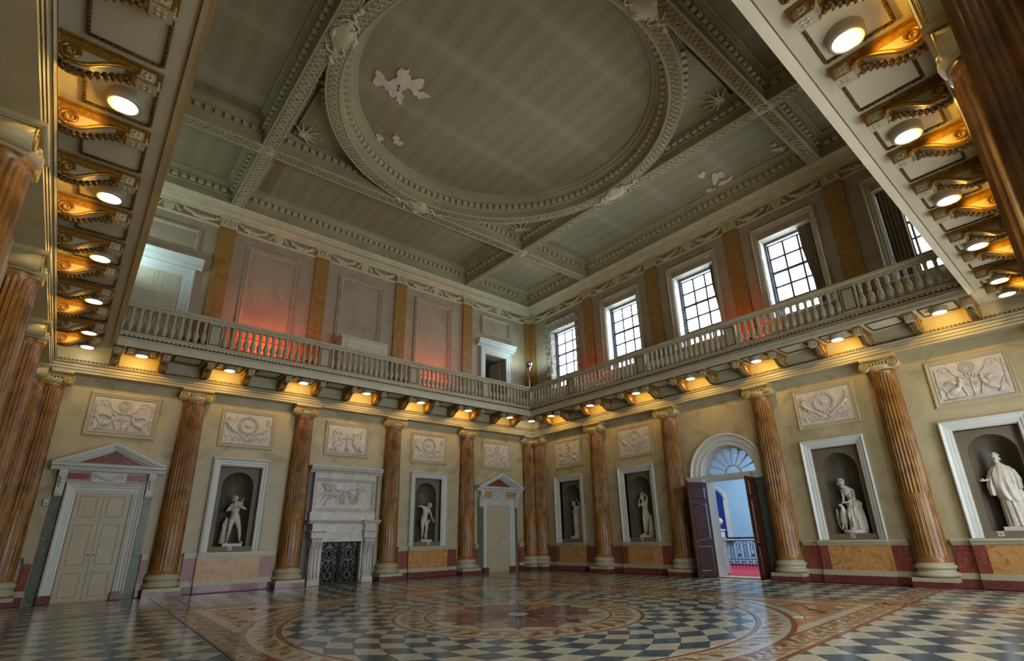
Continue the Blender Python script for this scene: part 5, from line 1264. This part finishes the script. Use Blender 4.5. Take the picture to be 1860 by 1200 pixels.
for s in (1,-1): mb.ell((s*.11, -.01, 1.96), (.015,.03,.035), 6, 4); mb.ell((s*.04, .115, 2.0), (.02, .015, .012), 6, 4)
mb.build('marble_bust', M_statue, bt)
rt = tag(empty('stair_railing', (-4.3, 5.6, 0)), 'ornate blue and gilt iron stair railing beyond the open doors', 'railing')
M_railb = mat('dark_blue_iron', ['0d1a3a', '16264f'], 8, .4, metal=.3)
mb = MB(); mb.box(-.04, .04, 0, 7.4, 1.12, 1.18); mb.box(-.02, .02, 0, 7.4, 1.03, 1.06); mb.box(-.02, .02, 0, 7.4, .12, .15); mb.box(-.02, .02, 0, 7.4, .34, .36); mb.build('rails', M_railb, rt)
mb = MB()
for k in range(int(7.4/.14)): y = .07+.14*k; mb.tube([(0, y, .02), (0, y, 1.04)], .011, 4)
for k in range(13):
    y = .28+.56*k
    for z in (.48, .64, .80, .94): mb.tube([(0, y+.06*cos(2*pi*q/10), z+.06*sin(2*pi*q/10)) for q in range(10)], .011, 4, closed=True)
    for q in range(8): a = q*pi/4; mb.tube([(0, y+.28, .5), (0, y+.28+.07*cos(a), .5+.07*sin(a))], .012, 4)
    mb.tube([(0, y+.22, .86), (0, y+.28, .95), (0, y+.34, .86), (0, y+.28, .7)], .014, 4)
mb.build('ironwork', M_railb, rt, fix=False)
mb = MB()
for k in range(26): mb.ell((.01, .14+.28*k, .25), (.02, .07, .035), 6, 4); mb.ell((.01, .14+.28*k, .98), (.02, .04, .02), 6, 4)
mb.build('gilt_ornament', M_gold, rt, fix=False)
rp = tag(empty('rail_pedestal', (-1.55, 8.02, 0)), 'white panelled newel block just inside the open doorway', 'pedestal')
mb = MB(); mb.box(-.16, .16, -.16, .16, 0, 1.18); mb.box(-.2, .2, -.2, .2, 0, .25); mb.box(-.2, .2, -.2, .2, 1.12, 1.18); mb.build('block', M_white, rp)
l = bpy.data.lights.new('hall_fill_light', 'AREA'); l.shape = 'RECTANGLE'; l.size = 3; l.size_y = 4; l.energy = HALL; l.color = (.75, .88, 1)  # added fill lamp under the closed hall roof, brightens the hall
o = bpy.data.objects.new('hall_fill_light', l); o.location = (-3.8, 8.6, 5.95); COL.objects.link(o)
# ---------------------------------------------------------------- marble statues
def skin_mesh(chains, sub=2, scale=1.0):
    V = []; Rr = []; E = []; idx = {}
    def vid(p):
        k = tuple(round(c, 4) for c in p[:3])
        if k not in idx: idx[k] = len(V); V.append([c*scale for c in p[:3]]); Rr.append(p[3]*scale*1.13 if len(p) > 3 else .03*scale)
        elif len(p) > 3: Rr[idx[k]] = max(Rr[idx[k]], p[3]*scale)
        return idx[k]
    for ch in chains:
        ids = [vid(p) for p in ch]
        for a, b in zip(ids, ids[1:]):
            if a != b and (a, b) not in E and (b, a) not in E: E.append((a, b))
    me = bpy.data.meshes.new('fig'); me.from_pydata(V, E, []); ob = bpy.data.objects.new('fig', me); COL.objects.link(ob)
    sk = ob.modifiers.new('s', 'SKIN'); sk.use_smooth_shade = True
    if not me.skin_vertices: bm = bmesh.new(); bm.from_mesh(me); bm.verts.layers.skin.verify(); bm.to_mesh(me); bm.free()
    for i, sv in enumerate(me.skin_vertices[0].data): sv.radius = (Rr[i], Rr[i]); sv.use_root = (i == 0)
    ss = ob.modifiers.new('u', 'SUBSURF'); ss.levels = sub; ss.render_levels = sub
    dg = bpy.context.evaluated_depsgraph_get(); m2 = bpy.data.meshes.new_from_object(ob.evaluated_get(dg))
    vs = [tuple(v.co) for v in m2.vertices]; fs = [tuple(p.vertices) for p in m2.polygons]
    bpy.data.objects.remove(ob); bpy.data.meshes.remove(me); bpy.data.meshes.remove(m2); return vs, fs
def head(mb, c, yaw=0, pitch=0, roll=0, s=1.0, hair='short'):
    T0 = Matrix.Translation(c) @ Matrix.Rotation(yaw, 4, 'Z') @ Matrix.Rotation(pitch, 4, 'X') @ Matrix.Rotation(roll, 4, 'Y') @ Matrix.Scale(s, 4)
    e = lambda p, r, q=None, sg=12, rg=8: mb.ell(p, r, sg, rg, T=T0, q=q)
    e((0,0,.02), (.072,.088,.095)); e((0,.02,-.045), (.055,.068,.062)); e((0,.066,-.085), (.028,.022,.022))          # skull, jaw, chin
    mb.tube([(0,.082,.035), (0,.102,-.012), (0,.088,-.026)], [.008,.015,.012], 5, T=T0)                                # nose
    for sx in (1, -1):
        e((sx*.028,.083,.012), (.013,.008,.007), sg=6, rg=4); e((sx*.028,.085,.032), (.022,.008,.006), sg=6, rg=4); e((sx*.074,0,-.005), (.010,.02,.028), sg=6, rg=4)
    e((0,.085,-.050), (.022,.010,.007), sg=6, rg=4)                                                                  # mouth
    rn = random.Random(3)
    for k in range(34):                                                                                             # carved locks
        a = rn.uniform(0, 2*pi); b = rn.uniform(.0, 1.25); x = .082*cos(a)*sin(b); y = .098*sin(a)*sin(b)-.012; z = .03+.098*cos(b)
        if y > .06 and z < .075: continue
        e((x, y, z), (.022,.024,.018), sg=6, rg=4)
    for k in range(14): a = pi+pi*k/13; e((.076*cos(a), .085*sin(a)-.005, -.01-.01*(k % 2)), (.02,.02,.03), sg=6, rg=4)
    if hair == 'bun': e((0,-.115,.03), (.045,.045,.04)); e((0,-.02,.118), (.04,.04,.025))
    if hair == 'veil': e((0,-.03,.03), (.10,.115,.13)); e((0,-.075,-.08), (.085,.06,.12))
def hand(mb, w, d, s=1.0, up=(0,0,1), curl=.5):
    w = Vector(w); d = Vector(d).normalized(); u = Vector(up); u = (u - d*u.dot(d)).normalized(); n = d.cross(u)
    p = w + d*.035*s; mb.ell(p, (.026*s, .026*s, .026*s), 8, 5)
    mb.tube([w, w+d*.03*s, w+d*.065*s], [.021*s, .028*s, .024*s], 6)
    for k in range(4):
        o = (k-1.5)*.012*s; b = w + d*.06*s + u*o; L = (.048, .056, .053, .040)[k]*s
        mb.tube([b, b+d*L*.5+n*L*.12*curl*2, b+d*L*(1-.45*curl)+n*L*.7*curl], [.0085*s, .008*s, .006*s], 5)
    b = w + d*.02*s + u*.022*s; mb.tube([b, b+(d*.6+u)*.022*s+n*.008*s, b+(d*1.3+u*.9)*.032*s+n*.012*s], [.010*s, .009*s, .0065*s], 5)
def foot(mb, a, d, s=1.0):
    a = Vector(a); d = Vector(d).normalized(); mb.tube([a-d*.03*s+Vector((0,0,-.02*s)), a+d*.04*s+Vector((0,0,-.035*s)), a+d*.10*s+Vector((0,0,-.055*s)), a+d*.14*s+Vector((0,0,-.06*s))], [.028*s, .036*s, .034*s, .018*s], 8, flat=.7)
def drape(mb, rows, nf=11, amp=.10, seg=66, twist=0, a0=0, a1=2*pi, seed=0):   # rows (cx, cy, z, rx, ry, amp scale)
    full = abs(a1-a0-2*pi) < 1e-6; k = seg if full else seg+1; vs = []; fs = []
    for j, (cx, cy, z, rx, ry, am) in enumerate(rows):
        for i in range(k):
            a = a0+(a1-a0)*i/seg; f = 1 + 1.7*amp*am*(.6*sin(nf*a+twist*z+seed) + .4*sin((nf*1.7//1)*a+1.3*seed-twist*z*.6) - .2*abs(sin(nf*.5*a+twist*z)))
            vs.append((cx+rx*f*cos(a), cy+ry*f*sin(a), z + .012*am*sin(5*a+seed)))
    for j in range(len(rows)-1):
        for i in range(seg):
            b = (i+1) % k if full else i+1; fs.append((j*k+i, j*k+b, (j+1)*k+b, (j+1)*k+i))
    mb.add(vs, fs, True)
def nude(P, sc=1.0, fem=False):
    """P: dict of joints; returns chains for one continuous body"""
    g = P; w = .9 if fem else 1.0
    ch = [[(*g['pel'], .105), (*g['wai'], .078 if fem else .088), (*g['che'], .105*w+.005), (*g['sho'], .085*w), (*g['nek'], .038), (*g['hed'], .04)]]
    for s in 'LR':
        ch.append([(*g['pel'], .105), (*g['hip'+s], .088), (*g['kne'+s+'u'], .062) if 'kne'+s+'u' in g else (*[ (a+b)/2 for a, b in zip(g['hip'+s], g['kne'+s])], .072), (*g['kne'+s], .048), (*[ a*.62+b*.38 for a, b in zip(g['kne'+s], g['ank'+s])], .047), (*g['ank'+s], .026)])
        ch.append([(*g['sho'], .085*w), (*g['arm'+s], .045*w), (*[(a+b)/2 for a, b in zip(g['arm'+s], g['elb'+s])], .037*w), (*g['elb'+s], .029*w), (*[(a*.6+b*.4) for a, b in zip(g['elb'+s], g['wri'+s])], .029*w), (*g['wri'+s], .019)])
    return ch
def statue(w, c, label, plinth, rz=0, d=-.36):
    L0, r0 = frame(w, c, d, 1.256); t = tag(empty('marble_statue', L0, r0+rz), label, 'statue')
    mb = MB(); x, y, h, rnd_ = plinth
    if rnd_: mb.lathe([(x, 0), (x, h*.85), (x*.96, h)], 28)
    else: mb.box(-x, x, -y, y, 0, h)
    mb.build('plinth', M_statue, t); return t
def lift(P, dz, s=1.0): return {k: (v[0]*s, v[1]*s, v[2]*s+dz) for k, v in P.items()}
def finish(t, P, heads, hands, feet, fem=False, extra=None, sub=2):
    mb = MB(); vs, fs = skin_mesh(nude(P, fem=fem), sub); mb.add(vs, fs, True)
    head(mb, P['hed'], **heads)
    for s, (dd, up) in hands.items(): hand(mb, P['wri'+s], dd, .95, up)
    for s, dd in feet.items(): foot(mb, P['ank'+s], dd)
    if fem:
        for s in (1, -1): mb.ell((P['che'][0]+s*.05, P['che'][1]+.085, P['che'][2]+.01), (.042,.038,.042), 10, 6)
    if extra: extra(mb)
    return mb.build('figure', M_statue, t, fix=False)
# 1 striding youth with a kid across his shoulders (viewer's left is +x)
t = statue('left', 12.63, 'marble statue of a striding nude youth carrying a young goat on his shoulders', (.27, .18, .08, 0), d=-.27)
P = lift(dict(pel=(0,0,.76), wai=(.01,.01,.88), che=(.02,.0,1.02), sho=(.02,0,1.14), nek=(.04,.01,1.21), hed=(.07,.03,1.31), hipL=(.085,0,.70), kneL=(.11,.06,.41), ankL=(.13,-.01,.09),
     hipR=(-.085,0,.70), kneR=(-.17,.06,.40), ankR=(-.23,.0,.09), armL=(.16,.0,1.12), elbL=(.27,.04,.97), wriL=(.10,.15,1.04), armR=(-.12,.0,1.13), elbR=(-.27,.08,1.03), wriR=(-.07,.16,1.10)), .07)
finish(t, P, dict(yaw=.3, pitch=-.35), {'L': ((-1,.1,.2),(0,0,1)), 'R': ((1,.0,.3),(0,0,1))}, {'L': (.3,1,0), 'R': (-.6,1,0)})
mb = MB(); mb.tube([(.26,-.06,.08), (.25,-.07,.4), (.22,-.08,.72), (.2,-.07,.86)], [.10,.075,.06,.03], 9); mb.tube([(.25,-.06,.5), (.30,-.02,.62), (.28,0,.72)], [.04,.03,.012], 6); mb.build('tree_stump', M_statue, t)
mb = MB(); vs, fs = skin_mesh([[(.16,-.07,1.24,.05), (.04,-.10,1.29,.06), (-.08,-.08,1.30,.055), (-.15,-.01,1.32,.035), (-.13,.06,1.38,.034), (-.12,.12,1.37,.016)], [(.16,-.07,1.24,.05), (.15,.02,1.18,.022), (.10,.11,1.14,.014)], [(-.08,-.08,1.30,.055), (-.16,.04,1.22,.022), (-.09,.13,1.17,.014)]], 2); mb.add(vs, fs, True)
for s in (1, -1): mb.tube([(-.13+s*.03,.04,1.41), (-.14+s*.05,.02,1.46), (-.15+s*.04,.01,1.50)], [.012,.012,.004], 5)
mb.build('young_goat', M_statue, t, fix=False)
# 2 stooping nude with one arm flung out
t = statue('left', 5.74, 'marble statue of a stooping nude man, one arm flung out, beside a tree trunk', (.24, .18, .08, 0), d=-.27)
P = lift(dict(pel=(.05,-.02,.76), wai=(.05,0,.88), che=(.03,.05,1.03), sho=(.02,.08,1.16), nek=(-.04,.13,1.21), hed=(-.07,.18,1.26), hipL=(.13,0,.70), kneL=(.13,.05,.41), ankL=(.12,.0,.09),
     hipR=(-.04,0,.70), kneR=(-.03,.09,.41), ankR=(.0,.0,.09), armL=(.15,.08,1.22), elbL=(.28,.08,1.27), wriL=(.37,.17,1.24), armR=(-.12,.08,1.15), elbR=(-.20,.11,.94), wriR=(-.25,.14,.76)), .07)
finish(t, P, dict(yaw=-.1, pitch=-.75), {'L': ((1,.2,0),(0,1,0)), 'R': ((-.5,.3,-.8),(0,1,0))}, {'L': (.4,1,0), 'R': (-.1,1,0)})
mb = MB(); mb.tube([(-.08,-.09,.08), (-.08,-.08,.45), (-.12,-.06,.68), (-.22,.02,.82)], [.09,.07,.055,.03], 9); mb.tube([(-.09,-.07,.5), (-.02,-.05,.62)], [.04,.02], 6); mb.build('tree_trunk', M_statue, t)
mb = MB(); mb.lathe([(.0,.0),(.06,.01),(.085,.03),(.05,.035),(0,.035)], 16, T=Matrix.Translation((-.30,.17,.76)) @ Matrix.Rotation(1.1, 4, 'Y')); mb.build('cymbal', M_statue, t)
# 3 half-draped woman looking over her shoulder, cloth lifted behind
t = statue('right', 2.29, 'slim marble statue of a half draped woman looking down over her shoulder, arm raised', (.24, .18, .09, 0), d=-.28)
P = lift(dict(pel=(.0,0,.80), wai=(.02,-.01,.93), che=(.0,-.02,1.07), sho=(-.01,-.01,1.19), nek=(.03,.02,1.26), hed=(.09,.05,1.33), hipL=(.07,.0,.74), kneL=(.07,.05,.42), ankL=(.06,.0,.10),
     hipR=(-.06,.0,.74), kneR=(-.03,.06,.42), ankR=(-.02,.03,.10), armL=(.10,.0,1.17), elbL=(.14,.05,.98), wriL=(.06,.13,.90), armR=(-.12,-.01,1.20), elbR=(-.24,.02,1.34), wriR=(-.12,.05,1.50)), .07, 1.0)
finish(t, P, dict(yaw=.8, pitch=-.5, hair='bun'), {'L': ((-1,.4,-.2),(0,0,1)), 'R': ((.6,.1,.8),(0,1,0))}, {'L': (.3,1,0), 'R': (0,1,0)}, True)
mb = MB(); drape(mb, [(-.02,.0,.09,.13,.12,1), (-.01,.01,.3,.115,.11,1), (0,.01,.55,.125,.115,1), (.0,.01,.75,.135,.125,.8), (.01,.0,.90,.12,.115,.6), (.01,.0,.96,.105,.10,.3)], 9, .09, twist=1.5); mb.build('skirt_cloth', M_statue, t, fix=False)
mb = MB(); drape(mb, [(-.15,-.08,.09,.10,.08,1), (-.17,-.08,.5,.085,.07,1), (-.17,-.06,.9,.075,.06,1), (-.19,-.02,1.2,.06,.05,1), (-.20,.02,1.38,.04,.04,.5)], 7, .14, seg=40); mb.build('falling_cloth', M_statue, t, fix=False)
# 4 nude woman with both arms raised round her head
t = statue('right', 5.89, 'marble statue of a nude woman, one arm curved over her head, drapery at her side', (.25, .18, .08, 0), d=-.27)
P = lift(dict(pel=(-.03,0,.80), wai=(-.0,.0,.94), che=(-.01,.0,1.07), sho=(-.01,0,1.18), nek=(.02,.01,1.26), hed=(.06,.03,1.35), hipL=(.05,.01,.74), kneL=(.03,.08,.43), ankL=(.10,.0,.09),
     hipR=(-.10,.0,.73), kneR=(-.03,.04,.43), ankR=(.06,-.05,.09), armL=(.11,.0,1.17), elbL=(.25,.04,1.05), wriL=(.18,.08,1.24), armR=(-.13,.0,1.20), elbR=(-.15,.02,1.42), wriR=(.0,.06,1.54)), .07)
finish(t, P, dict(yaw=.9, pitch=.1, hair='bun'), {'L': ((-.3,.1,1),(0,1,0)), 'R': ((1,.1,-.2),(0,1,0))}, {'L': (.5,1,0), 'R': (.2,1,0)}, True)
mb = MB(); drape(mb, [(-.17,-.04,.09,.11,.08,1), (-.17,-.04,.3,.10,.075,1), (-.18,-.04,.55,.08,.065,1), (-.19,-.05,.75,.05,.045,.6), (-.18,-.04,.84,.015,.015,.2)], 8, .16, seg=48, twist=3); mb.build('heaped_cloth', M_statue, t, fix=False)
mb = MB(); mb.tube([(-.08,-.08,.09), (-.10,-.08,.3), (-.14,-.07,.5)], [.05,.035,.02], 7); mb.build('support_branch', M_statue, t)
# 5 woman with an eagle
t = statue('right', 12.88, 'marble group of a half draped woman bending to an eagle at her knee', (.30, .24, .10, 1), d=-.27)
P = lift(dict(pel=(-.10,-.05,.70), wai=(-.08,-.02,.83), che=(-.04,.02,.98), sho=(-.01,.03,1.10), nek=(.03,.06,1.18), hed=(.08,.10,1.27), hipL=(-.02,.04,.62), kneL=(.02,.20,.38), ankL=(-.02,.14,.10),
     hipR=(-.18,.02,.62), kneR=(-.20,.14,.36), ankR=(-.16,.10,.10), armL=(.11,.04,1.07), elbL=(.11,.08,.87), wriL=(.10,.17,.76), armR=(-.15,.02,1.07), elbR=(-.17,.10,.84), wriR=(.0,.22,.74)), .09)
finish(t, P, dict(yaw=.7, pitch=-.55, hair='bun'), {'L': ((.0,.8,-.3),(1,0,0)), 'R': ((1,.2,-.1),(0,0,1))}, {'L': (.2,1,0), 'R': (-.3,1,0)}, True)
mb = MB(); drape(mb, [(-.10,.02,.10,.22,.20,1), (-.11,.03,.25,.205,.19,1.1), (-.11,.04,.42,.195,.185,1.1), (-.10,.03,.58,.185,.165,1), (-.10,.0,.72,.165,.145,.8), (-.10,-.02,.82,.14,.12,.6), (-.09,-.02,.88,.115,.10,.3)], 10, .10, twist=4); drape(mb, [(-.10,.0,.74,.19,.16,1), (-.10,.0,.80,.185,.16,1), (-.09,-.01,.86,.15,.13,.6)], 6, .08, twist=9)
mb.build('skirt_cloth', M_statue, t, fix=False)
mb = MB(); vs, fs = skin_mesh([[(.25,.02,.14,.03), (.23,.05,.28,.085), (.20,.08,.45,.105), (.17,.12,.60,.07), (.16,.15,.70,.042), (.18,.18,.77,.042), (.23,.23,.76,.014)]], 2); mb.add(vs, fs, True)   # eagle
for s in (1, -1):
    for k in range(8): mb.ell((.22+s*(.13+.012*min(k, 3)), .03-.012*k, .60-.058*k), (.028, .06, .095), 8, 5, q=Quaternion((0,1,0), s*.3))
for k in range(5): mb.ell((.27, -.02-.01*k, .22-.025*k), (.045,.02,.07), 8, 4)
for s in (1, -1):
    mb.tube([(.22+s*.04,.12,.22), (.22+s*.05,.16,.13)], [.03,.018], 6)
    for q in (-1, 0, 1): mb.tube([(.22+s*.05,.16,.12), (.22+s*.05+q*.02,.20,.105)], [.01,.005], 4)
mb.build('eagle', M_statue, t, fix=False)
# 6 cloaked woman with outstretched hand
t = statue('right', 16.26, 'large marble statue of a woman wrapped in a heavy cloak, hand held out', (.27, .18, .09, 0), d=-.27)
P = lift(dict(pel=(.0,0,.88), wai=(.01,.0,1.02), che=(.02,.0,1.20), sho=(.02,0,1.34), nek=(.03,.01,1.43), hed=(.05,.03,1.54), hipL=(.09,.0,.80), kneL=(.08,.09,.46), ankL=(.06,.03,.10),
     hipR=(-.09,.0,.80), kneR=(-.10,.04,.46), ankR=(-.12,.0,.10), armL=(.17,.0,1.31), elbL=(.25,.05,1.08), wriL=(.33,.18,1.05), armR=(-.14,.0,1.31), elbR=(-.22,.06,1.08), wriR=(-.12,.16,.98)), .08, 1.02)
finish(t, P, dict(yaw=.15, pitch=-.05, hair='bun', s=1.05), {'L': ((1,.7,.1),(0,0,1)), 'R': ((1,.3,0),(0,0,1))}, {'L': (.3,1,0), 'R': (-.2,1,0)}, True)
mb = MB(); drape(mb, [(-.05,.0,.09,.24,.19,1), (-.04,.0,.3,.225,.18,1), (-.02,.0,.6,.205,.17,1), (.0,.0,.9,.19,.16,.8), (.01,.0,1.1,.17,.145,.6), (.02,.0,1.3,.185,.14,.5), (.02,0,1.42,.15,.11,.4), (.02,0,1.48,.07,.06,.2)], 12, .08, twist=.6); mb.build('long_gown', M_statue, t, fix=False)
mb = MB(); drape(mb, [(-.06,.02,.66,.20,.18,.8), (-.02,.02,.78,.235,.20,1), (.01,.02,.95,.235,.195,1), (.02,.02,1.12,.225,.18,1), (.02,.01,1.30,.215,.155,.8), (.02,.0,1.43,.16,.12,.5), (.02,0,1.48,.08,.07,.2)], 7, .09, twist=5, seed=2)
drape(mb, [(.27,.08,.80,.05,.06,1), (.26,.07,1.0,.075,.08,1), (.22,.04,1.2,.085,.08,.8), (.18,.0,1.38,.06,.06,.4)], 5, .14, seg=36, seed=1); drape(mb, [(-.18,.06,.92,.09,.10,1), (-.19,.05,1.15,.10,.095,1), (-.15,.0,1.38,.07,.07,.5)], 5, .12, seg=36, seed=3)
mb.build('cloak', M_statue, t, fix=False)
